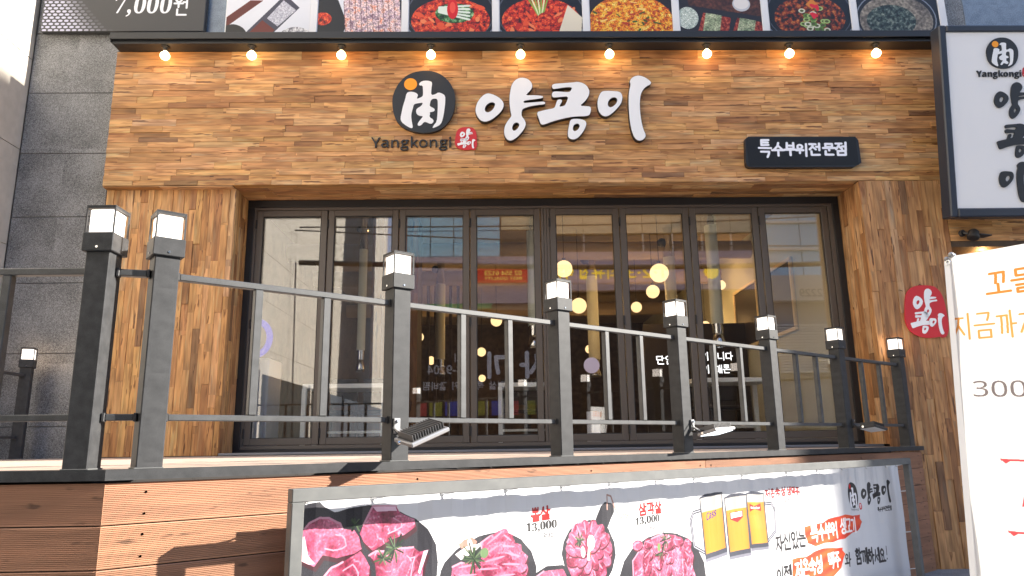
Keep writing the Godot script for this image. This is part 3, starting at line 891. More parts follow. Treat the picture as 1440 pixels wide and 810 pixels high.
	var fr := thing("drinks_cooler", "pale blue white drinks cooler at the left edge behind the first glass leaf", "cooler", Vector3(-2.72, 1.394, -1.35))
	part("cabinet", bx(Vector3(0, 0.53, 0), Vector3(0.2, 1.06, 0.5), 0.01), M.fridge_white, fr)
	part("door", bx(Vector3(0.0, 0.56, 0.262), Vector3(0.18, 0.94, 0.02), 0.006), M.fridge_white, fr)
	part("logo_mark", bx(Vector3(-0.05, 0.75, 0.275), Vector3(0.03, 0.1, 0.003)), M.sign_red, fr)
	var rp := []
	for i in 33: rp.append(Vector3(cos(TAU * i / 32) * 0.16, sin(TAU * i / 32) * 0.2, 0))
	var rg := solo("neon_ring", MB.new().tube(rp, 0.04, 8, false).mesh(), M.ring_glow, "blue neon ring sign glowing at the left behind the first glass leaf", "neon sign")
	rg.position = Vector3(-2.93, 2.75, -1.55)
	# framed pictures on the right wall
	for k in 2:
		var pz: float = [-2.6, -3.9][k]
		var o := thing("framed_picture", ["dark framed picture on the pale right wall, nearer the doors", "dark framed picture on the pale right wall, deeper inside"][k], "picture", Vector3(3.925, 3.35, pz), -PI / 2, "framed pictures on the right wall inside")
		part("canvas", bx(Vector3(0, 0, 0.015), Vector3(1.0, 0.9, 0.01)), M.chair_dark, o)
		for e in [[Vector3(0, 0.47, 0.02), Vector3(1.08, 0.05, 0.04)], [Vector3(0, -0.47, 0.02), Vector3(1.08, 0.05, 0.04)], [Vector3(-0.52, 0, 0.02), Vector3(0.05, 0.88, 0.04)], [Vector3(0.52, 0, 0.02), Vector3(0.05, 0.88, 0.04)]]:
			part("frame", bx(e[0], e[1], 0.006), M.cladding_beige, o)
	# dark partition with glowing lettering
	var cv := Canvas.new(640, 192, Color(0, 0, 0))
	hangul(cv, "단언", 30, 30, 60, 6, Color.WHITE)
	hangul(cv, "고기입니다", 300, 8, 58, 5.5, Color.WHITE, 0.9)
	hangul(cv, "고기 개론", 300, 100, 58, 5.5, Color.WHITE, 0.9)
	var lm := mat("wall_lettering", Color(0.035, 0.028, 0.025), 0.6)
	lm.emission_enabled = true
	lm.emission_texture = cv.tex()
	lm.emission_energy_multiplier = 1.0
	var pt := thing("partition_sign", "dark partition wall with white glowing lettering inside the sixth and seventh leaves", "sign", Vector3(3.1, 2.62, -4.0))
	part("panel", bx(Vector3(0, -0.3, -0.05), Vector3(1.62, 1.9, 0.06)), M.chair_dark, pt)
	var q := MB.new()
	q.quad(Vector3(-0.7, -0.21, -0.015), Vector3(0.7, -0.21, -0.015), Vector3(0.7, 0.21, -0.015), Vector3(-0.7, 0.21, -0.015), Vector3(0, 0, 1), [Vector2(0, 1), Vector2(1, 1), Vector2(1, 0), Vector2(0, 0)])
	part("lettering", q.mesh(), lm, pt)
	var bxw := thing("paper_menu_stand", "white menu board leaning low behind the fifth glass leaf", "menu board", Vector3(1.06, 1.394, -1.0))
	part("board", bx(Vector3(0, 0.2, 0), Vector3(0.15, 0.4, 0.02), 0.003), M.sheet_white, bxw)
	part("foot", bx(Vector3(0, 0.01, 0.0), Vector3(0.17, 0.02, 0.1), 0.003), M.sheet_white, bxw)
	# wood slat screen in the third leaf
	var sc := thing("slat_screen", "upright wood slat screen inside behind the third glass leaf", "screen", Vector3(-1.75, 1.394, -5.2))
	for i in 9:
		part("slat", bx(Vector3(0.02 + i * 0.13, 1.5, 0), Vector3(0.05, 3.0, 0.06), 0.004), M.interior_wall, sc)
	# recessed ceiling spots
	for k in 6:
		var p: Array = [[-2.2, -1.6], [-1.95, -3.2], [2.35, -2.3], [3.2, -1.8], [0.9, -6.5], [1.9, -9.0]][k]
		var o := thing("ceiling_spot", ["small recessed ceiling spot high in the first leaf", "second small ceiling spot deeper in the first leaf", "small ceiling spot beside the sixth leaf's globes", "small ceiling spot in the seventh leaf", "far ceiling spot in the fifth leaf", "farthest ceiling spot over the back tables"][k], "ceiling light", Vector3(p[0], 4.592, p[1]), 0, "recessed ceiling spots inside")
		part("ring", MB.new().lathe([Vector2(0.035, 0.006), Vector2(0.055, 0.0), Vector2(0.06, 0.008)], 16).mesh(), M.furniture_white, o)
		part("lens", MB.new().lathe([Vector2(0.0, 0.002), Vector2(0.036, 0.002), Vector2(0.036, 0.006), Vector2(0, 0.006)], 16).mesh(), M.spot_glow, o)

func build_canopy() -> void:
	var c := thing("canopy_beam", "long black metal canopy beam over the wood fascia", "canopy")
	part("front_lip", span(Vector3(-4.09, 5.71, 0.185), Vector3(6.9, 5.785, 0.2), 0.002), M.beam_black, c)
	part("top_cover", span(Vector3(-4.09, 5.77, -0.1), Vector3(6.9, 5.784, 0.184)), M.beam_black, c)
	part("soffit", span(Vector3(-4.075, 5.672, -0.01), Vector3(6.9, 5.69, 0.165), 0.002), M.beam_black, c)
	part("upstand", span(Vector3(-4.08, 5.69, 0.14), Vector3(6.9, 5.765, 0.164)), M.beam_black, c)
	part("end_cap", span(Vector3(-4.09, 5.69, -0.1), Vector3(-4.08, 5.769, 0.183)), M.beam_black, c)
	var xs := [-3.536, -2.614, -1.656, -0.693, 0.274, 1.239, 2.302, 3.206, 4.162]
	var words := ["first bare bulb from the left under the black canopy", "second bare bulb from the left under the canopy", "third bare bulb from the left under the canopy", "bare bulb over the round black logo disc", "bare bulb over the large white letters' left end", "bare bulb over the last large white letter", "bare bulb right of the white letters, third from the right", "bare bulb over the small black plaque, second from the right", "last bare bulb on the right, beside the hanging sign"]
	var proto: Node3D
	for i in xs.size():
		if i == 0:
			proto = thing("canopy_bulb", words[0], "light bulb", Vector3(xs[i], 5.672, 0.1), 0, "bare bulbs under the canopy")
			part("socket", MB.new().lathe([Vector2(0, -0.055), Vector2(0.024, -0.055), Vector2(0.026, -0.03), Vector2(0.03, -0.014), Vector2(0.045, -0.012), Vector2(0.047, 0), Vector2(0, 0)], 16).mesh(), M.socket_black, proto)
			part("bulb", MB.new().lathe([Vector2(0, -0.153), Vector2(0.02, -0.149), Vector2(0.037, -0.138), Vector2(0.048, -0.12), Vector2(0.05, -0.102), Vector2(0.045, -0.085), Vector2(0.033, -0.07), Vector2(0.022, -0.06), Vector2(0.02, -0.052)], 20).mesh(), M.bulb_glow, proto)
			lamp_light(proto, Vector3(0, -0.105, 0), 0.024, Color(1.0, 0.74, 0.42), 0.045)
		else:
			copy(proto, words[i], Vector3(xs[i], 5.672, 0.1))

func pixel_food(seed_: int, cols: Array, freq: float) -> Callable:
	var a := noise(seed_, freq, 3, FastNoiseLite.TYPE_CELLULAR)
	a.cellular_return_type = FastNoiseLite.RETURN_CELL_VALUE
	var b := noise(seed_ + 3, freq * 0.6, 4)
	var e := noise(seed_ + 5, freq * 2.2, 3)
	return func(x: int, y: int) -> Color:
		var t := clampf(0.5 + a.get_noise_2d(x, y) * 0.35 + b.get_noise_2d(x, y) * 0.75, 0.0, 0.999) * (cols.size() - 1)
		var i := int(t)
		var c: Color = cols[i].lerp(cols[i + 1], t - i)
		return c * (1.0 + e.get_noise_2d(x, y) * 0.5)

func build_upper_signs() -> void:
	# price sign on the left: dark board with a honeycomb print
	var cv := Canvas.new(1024, 512, Color(0.24, 0.24, 0.25))
	var fade := noise(4, 0.02)
	for j in 24:
		for i in 18:
			var p := Vector2(i * 38.0 + (19.0 if j % 2 else 0.0), j * 22.0)
			var d := p.distance_to(Vector2(760, 40)) / 560.0
			if d > 1.0:
				cv.ellipse(p.x, p.y, 14.5, 8.5, Color(0.24, 0.24, 0.25).lerp(Color(0.74, 0.74, 0.82), clampf((d - 1.0) * 4.0, 0.0, 1.0)))
	latin(cv, "7,000", 440, 262, 362, 150, font("Droid Serif", 700), Color(0.93, 0.93, 0.95), 0.08)
	hangul(cv, "원", 826, 268, 138, 13, Color(0.93, 0.93, 0.95), 0.66)
	var ps := thing("price_sign", "dark price sign reading 7,000 with a pale dotted print at its left", "sign", Vector3(-4.985, 5.945, -0.10))
	part("board", span(Vector3(0, 0, 0), Vector3(1.775, 0.9, 0.06), 0.004), printed("price_print_side", Canvas.new(8, 8, Color(0.24, 0.24, 0.25))), ps)
	var q := MB.new()
	q.quad(Vector3(0.004, 0.004, 0.062), Vector3(1.771, 0.004, 0.062), Vector3(1.771, 0.896, 0.062), Vector3(0.004, 0.896, 0.062), Vector3(0, 0, 1), [Vector2(0, 1), Vector2(1, 1), Vector2(1, 0), Vector2(0, 0)])
	part("face", q.mesh(), printed("price_print", cv), ps)
	# row of food photographs
	var b := thing("menu_photo_board", "row of eight food photographs with pale dividers above the black canopy", "sign", Vector3(-2.965, 5.79, -0.02))
	part("back", span(Vector3(0, 0, -0.08), Vector3(8.04, 1.12, 0.02)), M.sheet_white, b)
	for i in 8:
		var c := Canvas.new(256, 288, Color(0.86, 0.87, 0.9))
		draw_dish(c, i)
		var m := MB.new()
		var w := 0.915
		var x := 0.012 + i * 1.003
		m.quad(Vector3(x, 0.01, 0.024), Vector3(x + w, 0.01, 0.024), Vector3(x + w, 1.04, 0.024), Vector3(x, 1.04, 0.024), Vector3(0, 0, 1), [Vector2(0, 1), Vector2(1, 1), Vector2(1, 0), Vector2(0, 0)])
		part("photo_panel", m.mesh(), printed("dish_print_%d" % i, c, 0.4), b)
		part("divider", span(Vector3(x + w + 0.004, 0.0, 0.02), Vector3(x + w + 0.082, 1.05, 0.034), 0.003), M.sheet_white, b)

func draw_dish(c: Canvas, i: int) -> void:
	var red := [Color(0.22, 0.03, 0.02), Color(0.62, 0.10, 0.04), Color(0.85, 0.25, 0.10), Color(0.93, 0.45, 0.25)]
	var dark := Color(0.07, 0.075, 0.1)
	match i:
		0:
			c.poly([PackedVector2Array([Vector2(-10, 216), Vector2(70, 150), Vector2(110, 150), Vector2(-10, 250)])], Color(0.35, 0.06, 0.05))
			c.poly([PackedVector2Array([Vector2(60, 262), Vector2(176, 130), Vector2(222, 176), Vector2(112, 300)])], Color(0.22, 0.22, 0.3))
			c.poly([PackedVector2Array([Vector2(124, 212), Vector2(172, 150), Vector2(212, 184), Vector2(158, 240)])], pixel_food(3, [Color(0.6, 0.6, 0.66), Color(0.85, 0.85, 0.88)], 0.2))
			c.poly([PackedVector2Array([Vector2(70, 262), Vector2(110, 218), Vector2(150, 252), Vector2(112, 300)])], Color(0.40, 0.11, 0.09))
			c.ellipse(20, 292, 52, 60, dark)
			c.ellipse(214, 286, 56, 44, pixel_food(5, [Color(0.3, 0.3, 0.34), Color(0.78, 0.77, 0.78), Color(0.9, 0.9, 0.9)], 0.09))
		1:
			c.poly([PackedVector2Array([Vector2(0, 130), Vector2(60, 150), Vector2(90, 230), Vector2(70, 288), Vector2(0, 288)])], dark)
			c.ellipse(14, 214, 28, 22, pixel_food(7, red, 0.1))
			c.poly([PackedVector2Array([Vector2(200, 130), Vector2(256, 150), Vector2(256, 288), Vector2(220, 220)])], Color(0.12, 0.13, 0.2))
			var pf := pixel_food(9, [Color(0.52, 0.40, 0.46), Color(0.80, 0.70, 0.74), Color(0.9, 0.78, 0.76), Color(0.86, 0.55, 0.46)], 0.07)
			for r in 5:
				for k in 10:
					c.poly([PackedVector2Array([Vector2(78 + k * 17 + r * 2, 150 + r * 27 - k * 2), Vector2(96 + k * 17 + r * 2, 148 + r * 27 - k * 2), Vector2(96 + k * 17 + r * 2, 176 + r * 27 - k * 2), Vector2(78 + k * 17 + r * 2, 180 + r * 27 - k * 2)])], pf)
					c.stroke(PackedVector2Array([Vector2(78 + k * 17 + r * 2, 154 + r * 27 - k * 2), Vector2(79 + k * 17 + r * 2, 176 + r * 27 - k * 2)]), 2.0, Color(0.45, 0.30, 0.33))
		2, 3, 6:
			c.im.fill(dark)
			c.ellipse(128, 196, 150, 118, Color(0.55, 0.57, 0.62)); c.ellipse(128, 196, 146, 114, dark); c.ellipse(128, 196, 136, 106, Color(0.3, 0.31, 0.35)); c.ellipse(128, 198, 132, 102, dark)
			if i == 6:
				c.ellipse(128, 214, 112, 76, pixel_food(13, [Color(0.06, 0.04, 0.03), Color(0.25, 0.10, 0.05), Color(0.55, 0.2, 0.07), Color(0.75, 0.45, 0.2)], 0.09))
				c.poly([PackedVector2Array([Vector2(118, 168), Vector2(140, 146), Vector2(160, 172), Vector2(138, 184)])], Color(0.82, 0.5, 0.16))
				for k in 22:
					var p := Vector2(rng.randf_range(80, 180), rng.randf_range(176, 262))
					c.ellipse(p.x, p.y, 11, 8, [Color(0.62, 0.72, 0.42), Color(0.82, 0.82, 0.72), Color(0.35, 0.5, 0.2)][k % 3]); c.ellipse(p.x, p.y, 6, 4, Color(0.3, 0.34, 0.16))
				for k in 5:
					c.ellipse(140 + rng.randf_range(-16, 16), 188 + rng.randf_range(-16, 24), 12, 6, Color(0.85, 0.12, 0.2), rng.randf() * 3)
			else:
				c.ellipse(128, 222, 122, 78, pixel_food(11 + i, red, 0.085))
				for k in 26:
					var p := Vector2(128 + rng.randf_range(-100, 100), 214 + rng.randf_range(-40, 56))
					c.ellipse(p.x, p.y, rng.randf_range(8, 18), rng.randf_range(4, 8), [Color(0.88, 0.32, 0.15), Color(0.75, 0.16, 0.07), Color(0.92, 0.5, 0.3)][k % 3], rng.randf() * 3)
				if i == 2:
					c.ellipse(140, 196, 60, 34, pixel_food(31, [Color(0.05, 0.14, 0.06), Color(0.2, 0.4, 0.2), Color(0.6, 0.75, 0.55)], 0.09))
					for k in 5: c.stroke(PackedVector2Array([Vector2(92, 176 + k * 4), Vector2(186, 170 + k * 12)]), 7, Color(0.86, 0.9, 0.85))
					c.ellipse(134, 182, 17, 34, Color(0.80, 0.06, 0.08)); c.ellipse(134, 176, 9, 20, Color(0.9, 0.3, 0.22))
				else:
					c.poly([PackedVector2Array([Vector2(176, 282), Vector2(212, 168), Vector2(256, 212), Vector2(250, 288), Vector2(180, 288)])], Color(0.88, 0.84, 0.76))
					for k in 7: c.stroke(PackedVector2Array([Vector2(128, 220), Vector2(82 + k * 12, 132)]), 5, Color(0.87, 0.9, 0.7) if k % 2 else Color(0.5, 0.65, 0.25))
					c.ellipse(140, 218, 24, 24, pixel_food(37, red, 0.12))
		4:
			c.im.fill(Color(0.13, 0.11, 0.12))
			c.ellipse(128, 232, 134, 100, pixel_food(41, [Color(0.55, 0.2, 0.05), Color(0.86, 0.42, 0.08), Color(0.94, 0.66, 0.16), Color(0.95, 0.80, 0.42)], 0.085))
			for k in 60:
				var p := Vector2(128 + rng.randf_range(-112, 112), 226 + rng.randf_range(-70, 60))
				c.stroke(PackedVector2Array([p, p + Vector2(rng.randf_range(-22, 22), rng.randf_range(-10, 10))]), rng.randf_range(3, 7), [Color(0.25, 0.33, 0.1), Color(0.96, 0.72, 0.24), Color(0.72, 0.22, 0.08), Color(0.95, 0.8, 0.45)][k % 4])
		5:
			c.im.fill(Color(0.14, 0.13, 0.15))
			c.poly([PackedVector2Array([Vector2(20, 100), Vector2(256, 100), Vector2(256, 210), Vector2(30, 170)])], pixel_food(47, [Color(0.24, 0.13, 0.09), Color(0.36, 0.2, 0.14)], 0.03))
			c.ellipse(196, 166, 28, 26, Color(0.75, 0.76, 0.78)); c.ellipse(196, 164, 24, 20, Color(0.88, 0.86, 0.85))
			c.ellipse(24, 214, 34, 38, pixel_food(51, [Color(0.6, 0.66, 0.62), Color(0.88, 0.9, 0.86)], 0.12))
			for k in 2:
				var x := 48.0 + k * 106
				c.poly([PackedVector2Array([Vector2(x, 282), Vector2(x + 26, 196 + k * 18), Vector2(x + 112, 214 + k * 18), Vector2(x + 96, 288)])], pixel_food(53 + k, [Color(0.3, 0.06, 0.04), Color(0.55, 0.16, 0.1), Color(0.75, 0.4, 0.3)], 0.13))
				c.poly([PackedVector2Array([Vector2(x + 16, 284), Vector2(x + 34, 196 + k * 18), Vector2(x + 84, 206 + k * 18), Vector2(x + 70, 288)])], pixel_food(57 + k, [Color(0.42, 0.48, 0.36), Color(0.74, 0.76, 0.62)], 0.06))
		7:
			c.im.fill(Color(0.09, 0.11, 0.15))
			c.ellipse(120, 220, 128, 100, Color(0.5, 0.52, 0.56)); c.ellipse(120, 220, 124, 96, Color(0.10, 0.11, 0.14))
			c.ellipse(120, 224, 116, 88, pixel_food(61, [Color(0.36, 0.33, 0.30), Color(0.5, 0.46, 0.41), Color(0.56, 0.52, 0.46)], 0.03))
			c.ellipse(104, 226, 78, 56, pixel_food(63, [Color(0.06, 0.1, 0.11), Color(0.22, 0.28, 0.26), Color(0.5, 0.53, 0.48)], 0.1))

func sign_rect() -> Rect2:
	return Rect2(0, 0, 1440, 669)

func build_main_sign() -> void:
	# sheet of the letters laid on the fascia
	var to := Rect2(-0.282, 5.479, 10.8154 * 0.999 / 5.0 * 1.0, 0)
	to = Rect2(-0.282, 5.470, 2.103, -1.066)
	var from := Rect2(0, 0, 1440, 669)
	var sets := [[YANG, "large white brush letter 양, first of three on the wood fascia"], [KONG, "large white brush letter 콩, middle of three on the wood fascia"], [YI, "large white brush letter 이, last of three on the wood fascia"]]
	for s in sets:
		var o := thing("channel_letter", s[1], "sign letter", Vector3(0, 0, 0), 0, "large white sign letters")
		for g in s[0]:
			var c := mapped(outline(g), from, to)
			part("return", MB.new().plate(c[0], c.slice(1), 0.006, 0.062).mesh(), M.sign_black, o)
			var f := mapped(outline(g), from, to, -0.004)
			part("face", MB.new().plate(f[0], f.slice(1), 0.0625, 0.067).mesh(), M.sign_white, o)
	var lf := Rect2(0, 0, 1080, 810)
	var lt := Rect2(-1.513, 5.562, 1.529, -1.239)
	var d := thing("logo_disc", "round black logo disc with a white character and an orange dot", "sign")
	part("disc", MB.new().plate(mapped(outline("disc", 2), lf, lt)[0], [], 0.006, 0.05).mesh(), M.sign_black, d)
	part("character", MB.new().plate(mapped(outline("meat"), lf, lt)[0], [], 0.0505, 0.054).mesh(), M.sign_white, d)
	var dot := PackedVector2Array()
	for i in 32: dot.append(Vector2(424, 205) + Vector2(cos(TAU * i / 32) * 49, sin(TAU * i / 32) * 45))
	part("orange_dot", MB.new().plate(mapped([dot], lf, lt)[0], [], 0.0505, 0.054).mesh(), M.sign_orange, d)
	# small Latin name
	var n := thing("name_lettering", "small dark raised letters reading Yangkongi under the logo disc", "sign letters")
	latin_letters(n, "Yangkongi", -1.325, 4.545, 0.862, 0.112, 0.004, 0.02, M.sign_black, 400)
	var sl := thing("seal_sign", "small red seal sign beside the Yangkongi lettering under the white letter", "sign")
	var so := Rect2(-0.44, 4.765, 0.24, -0.262)
	seal(sl, so, 0.006, 0.02)
	# black plaque
	var cv := Canvas.new(1120, 320, Color(0.03, 0.036, 0.047))
	var W := Color(0.93, 0.94, 0.98)
	var glyphs := "특수부위전문점"
	for i in 7:
		var h: float = [200, 150, 150, 135, 140, 135, 150][i]
		var x: float = [118, 250, 375, 495, 627, 770, 896][i] * 1.0
		hangul(cv, glyphs[i], x, [28, 62, 58, 78, 70, 74, 62][i], h, 25, W, 122.0 / h, 0.0, 0.0, 0.06, 0.05)
	var o := thing("black_plaque", "black plaque with rounded corners and white brush lettering right of the big letters", "sign")
	var ol := PackedVector2Array([Vector2(2.68, 4.272), Vector2(3.78, 4.266), Vector2(3.872, 4.315), Vector2(3.868, 4.57), Vector2(3.84, 4.612), Vector2(2.69, 4.62), Vector2(2.652, 4.59), Vector2(2.638, 4.32), Vector2(2.65, 4.285)])
	part("board", MB.new().plate(ol, [], 0.006, 0.06).mesh(), M.sign_black, o)
	var q := MB.new()
	q.quad(Vector3(2.665, 4.29, 0.062), Vector3(3.84, 4.29, 0.062), Vector3(3.84, 4.606, 0.062), Vector3(2.665, 4.606, 0.062), Vector3(0, 0, 1), [Vector2(0, 1), Vector2(1, 1), Vector2(1, 0), Vector2(0, 0)])
	part("lettering", q.mesh(), printed("plaque_print", cv), o)

func latin_letters(parent: Node3D, text: String, x: float, y: float, width: float, cap: float, z: float, thick: float, m: Material, weight := 700) -> void:
	var f := font("Droid Sans", weight)
	var total := f.get_string_size(text, HORIZONTAL_ALIGNMENT_LEFT, -1, 64).x
	for i in text.length():
		var t := TextMesh.new()
		t.font = f; t.text = text[i]; t.font_size = 64; t.pixel_size = 1.0; t.depth = 8.0; t.curve_step = 0.6
		t.horizontal_alignment = HORIZONTAL_ALIGNMENT_LEFT
		t.vertical_alignment = VERTICAL_ALIGNMENT_CENTER
		var off := f.get_string_size(text.substr(0, i), HORIZONTAL_ALIGNMENT_LEFT, -1, 64).x
		var p := part("letter", t, m, parent)
		var k := width / total
		p.scale = Vector3(k, cap / 46.0, thick / 8.0)
		p.position = Vector3(x + off * k, y + cap * 0.42, z + thick * 0.5)

func seal(parent: Node3D, so: Rect2, z0: float, z1: float) -> void:      # the red seal: so is where its outline goes, y runs down
	var from := Rect2(135, 160, 435, 500)
	var up := Rect2(so.position, so.size)
	part("plate", MB.new().plate(mapped(outline("seal"), from, up)[0], [], z0, z1).mesh(), M.sign_red, parent)
	for e in [[YANG, Rect2(42, 97, 518, 461), Rect2(235, 195, 250, 275)], [KONG, Rect2(492, 128, 403, 424), Rect2(185, 410, 195, 210)], [YI, Rect2(937, 84, 413, 478), Rect2(372, 428, 165, 200)]]:
		for g in e[0]:
			var c := mapped(mapped(outline(g, 0), e[1], e[2]), from, up, 0.0)
			part("mark", MB.new().plate(c[0], c.slice(1), z1 + 0.0005, z1 + 0.003).mesh(), M.sign_white, parent)

# ------------------------------------------------------------------ deck
func rail(s: float, y: float, off := 0.0) -> Vector3:       # a point along the sloping edge: s from its right end, off out of its face
	return RAIL_END + D * s + N * off + Vector3(0, y, 0)

func grooved(a: Vector3, b: Vector3, h: float, out: Vector3, col: Color) -> ArrayMesh:     # a ridged deck board standing on edge from a to b
	var m := MB.new()
	m.col = col
	var n := 21
	var prof := [Vector2(-0.012, 0.0), Vector2(-0.002, 0.0), Vector2(0.0, 0.004)]
	var margin := 0.004
	var step := (h - margin * 2) / n
	for i in n:
		var y := margin + i * step
		prof.append_array([Vector2(0, y + step * 0.5), Vector2(-0.0035, y + step * 0.58), Vector2(-0.0035, y + step * 0.92), Vector2(0, y + step)])
	prof.append_array([Vector2(-0.002, h), Vector2(-0.012, h)])
	var l := a.distance_to(b)
	var uv := Vector2(rng.randf(), rng.randf())
	for i in prof.size() - 1:
		var p: Vector2 = prof[i]
		var q: Vector2 = prof[i + 1]
		var o := out * (q.y - p.y) + Vector3.UP * (p.x - q.x)
		m.quad(a + out * p.x + Vector3.UP * p.y, b + out * p.x + Vector3.UP * p.y, b + out * q.x + Vector3.UP * q.y, a + out * q.x + Vector3.UP * q.y, o, [uv + Vector2(0, p.y), uv + Vector2(l / 2.2, p.y), uv + Vector2(l / 2.2, q.y), uv + Vector2(0, q.y)])
	for e in [a, b]:
		m.quad(e + out * -0.012, e, e + Vector3.UP * h, e + Vector3.UP * h + out * -0.012, (a - b) if e == a else (b - a))
	return m.mesh()

func build_deck() -> void:
	var corner := rail(-7.0815, 0, 0)
	var d := thing("wooden_deck", "raised wooden deck with ridged brown boards and a dark steel edge", "deck")
	var left := -4.95
	# floor boards, cut off along the sloping edge
	var z := -0.1
	while z < corner.z - 0.08:
		var w := minf(0.142, corner.z - 0.06 - z)
		var x0 := 4.02 - (z - 0.05) / tan(RAIL_ANGLE) - 0.06
		var x1 := 4.02 - (z + w - 0.05) / tan(RAIL_ANGLE) - 0.06
		if z < 0.1: x0 = 3.84; x1 = minf(x1, 3.84)
		var m := MB.new()
		m.col = Color(0.52, 0.41, 0.335) * rng.randf_range(0.9, 1.08)
		var uv := Vector2(rng.randf(), rng.randf())
		var split := rng.randf_range(-3.0, 1.0)
		var f := w - 0.005
		m.quad(Vector3(left, DECK - 0.001, z + f), Vector3(x1, DECK - 0.001, z + f), Vector3(x0, DECK - 0.001, z), Vector3(left, DECK - 0.001, z), Vector3.UP, [uv, uv + Vector2((x1 - left) / 2.0, 0), uv + Vector2((x0 - left) / 2.0, 0.12), uv + Vector2(0, 0.12)])
		m.quad(Vector3(left, DECK - 0.001, z + f), Vector3(x1, DECK - 0.001, z + f), Vector3(x1, DECK - 0.03, z + f), Vector3(left, DECK - 0.03, z + f), Vector3.BACK)
		m.quad(Vector3(left, DECK - 0.001, z), Vector3(x0, DECK - 0.001, z), Vector3(x0, DECK - 0.03, z), Vector3(left, DECK - 0.03, z), Vector3.FORWARD)
		part("floor_plank", m.mesh(), M.deck_wood, d)
		z += w
	var ug := PackedVector2Array([Vector2(left, 0.12), Vector2(3.9, 0.12), Vector2(corner.x - 0.1, -(corner.z - 0.1)), Vector2(left, -(corner.z - 0.1))])
	var und := MB.new()
	und.xf = Transform3D(Basis(Vector3.RIGHT, -PI / 2), Vector3.ZERO)
	und.plate(ug, [], DECK - 0.06, DECK - 0.035)
	part("under_frame", und.mesh(), M.dark_void, d)
	# facing boards
	var y := DECK - 0.045 - 0.158
	var k := 0
	while y > GROUND - 0.1:
		var h := 0.153
		var col := func() -> Color: return Color(0.40, 0.203, 0.12) * rng.randf_range(0.88, 1.1)
		var cut: float = [-3.4, -2.2, -4.0, -3.0, -2.6, -3.6, -3.2, -3][k % 8]
		part("facing_board", grooved(rail(-7.0756, y, -0.018), rail(cut - 0.002, y, -0.018), h, N, col.call()), M.deck_wood, d)
		part("facing_board", grooved(rail(cut + 0.002, y, -0.018), rail(0.0, y, -0.018), h, N, col.call()), M.deck_wood, d)
		part("facing_board", grooved(Vector3(left, y, corner.z - 0.018), Vector3(corner.x - 0.0062, y, corner.z - 0.018), h, Vector3.BACK, col.call()), M.deck_wood, d)
		part("end_board", grooved(rail(0.005, y, -0.03), rail(0.005, y, -0.16), h, D, col.call()), M.deck_wood, d)
		for s in [-6.93, -5.7, -4.5, cut - 0.06, cut + 0.06, -1.2, -0.08]:
			for e in [0.035, 0.115]:
				var sc := MB.new()
				sc.xf = Transform3D(Basis(D, N.cross(D) * -1.0, N), rail(s, y + e, -0.0195))
				sc.tube([Vector3(0, 0, 0), Vector3(0, 0, 0.003)], 0.005, 8)
				part("screw", sc.mesh(), M.screw, d)
		y -= 0.158
		k += 1
	var cl := MB.new()
	cl.xf = Transform3D(Basis(Vector3.UP, RAIL_ANGLE), rail(-3.53, 0.7, -0.06))
	part("sub_frame", cl.box(Vector3.ZERO, Vector3(7.0, 1.16, 0.04)).mesh(), M.dark_void, d)
	part("sub_frame", span(Vector3(left, 0.12, corner.z - 0.09), Vector3(corner.x - 0.07, 1.28, corner.z - 0.04)), M.dark_void, d)
	# steel edge
	var st := MB.new()
	for e in [[rail(-7.0815, 0, 0), rail(0.03, 0, 0), N]]:
		st.quad(e[0] + Vector3(0, DECK, 0), e[1] + Vector3(0, DECK, 0), e[1] + Vector3(0, DECK - 0.04, 0), e[0] + Vector3(0, DECK - 0.04, 0), N)
	var A := rail(-7.0815, 0, 0)
	var B := rail(0.03, 0, 0)
	var C := Vector3(left, 0, corner.z)
	var ai := A + Vector3(-0.02, 0, -0.06)
	var up := Vector3(0, DECK + 0.0005, 0)
	var dn := Vector3(0, DECK - 0.04, 0)
	var bi := B - N * 0.06
	var ci := C - Vector3(0, 0, 0.06)
	st = MB.new()
	st.quad(A + up, B + up, B + dn, A + dn, N); st.quad(A + up, B + up, bi + up, ai + up, Vector3.UP); st.quad(A + dn, B + dn, bi + dn, ai + dn, Vector3.DOWN); st.quad(B + up, bi + up, bi + dn, B + dn, D)
	part("steel_edge", st.mesh(), M.painted_steel, d)
	st = MB.new()
	st.quad(A + up, C + up, C + dn, A + dn, Vector3.BACK); st.quad(A + up, C + up, ci + up, ai + up, Vector3.UP); st.quad(A + dn, C + dn, ci + dn, ai + dn, Vector3.DOWN)
	part("steel_edge", st.mesh(), M.painted_steel, d)

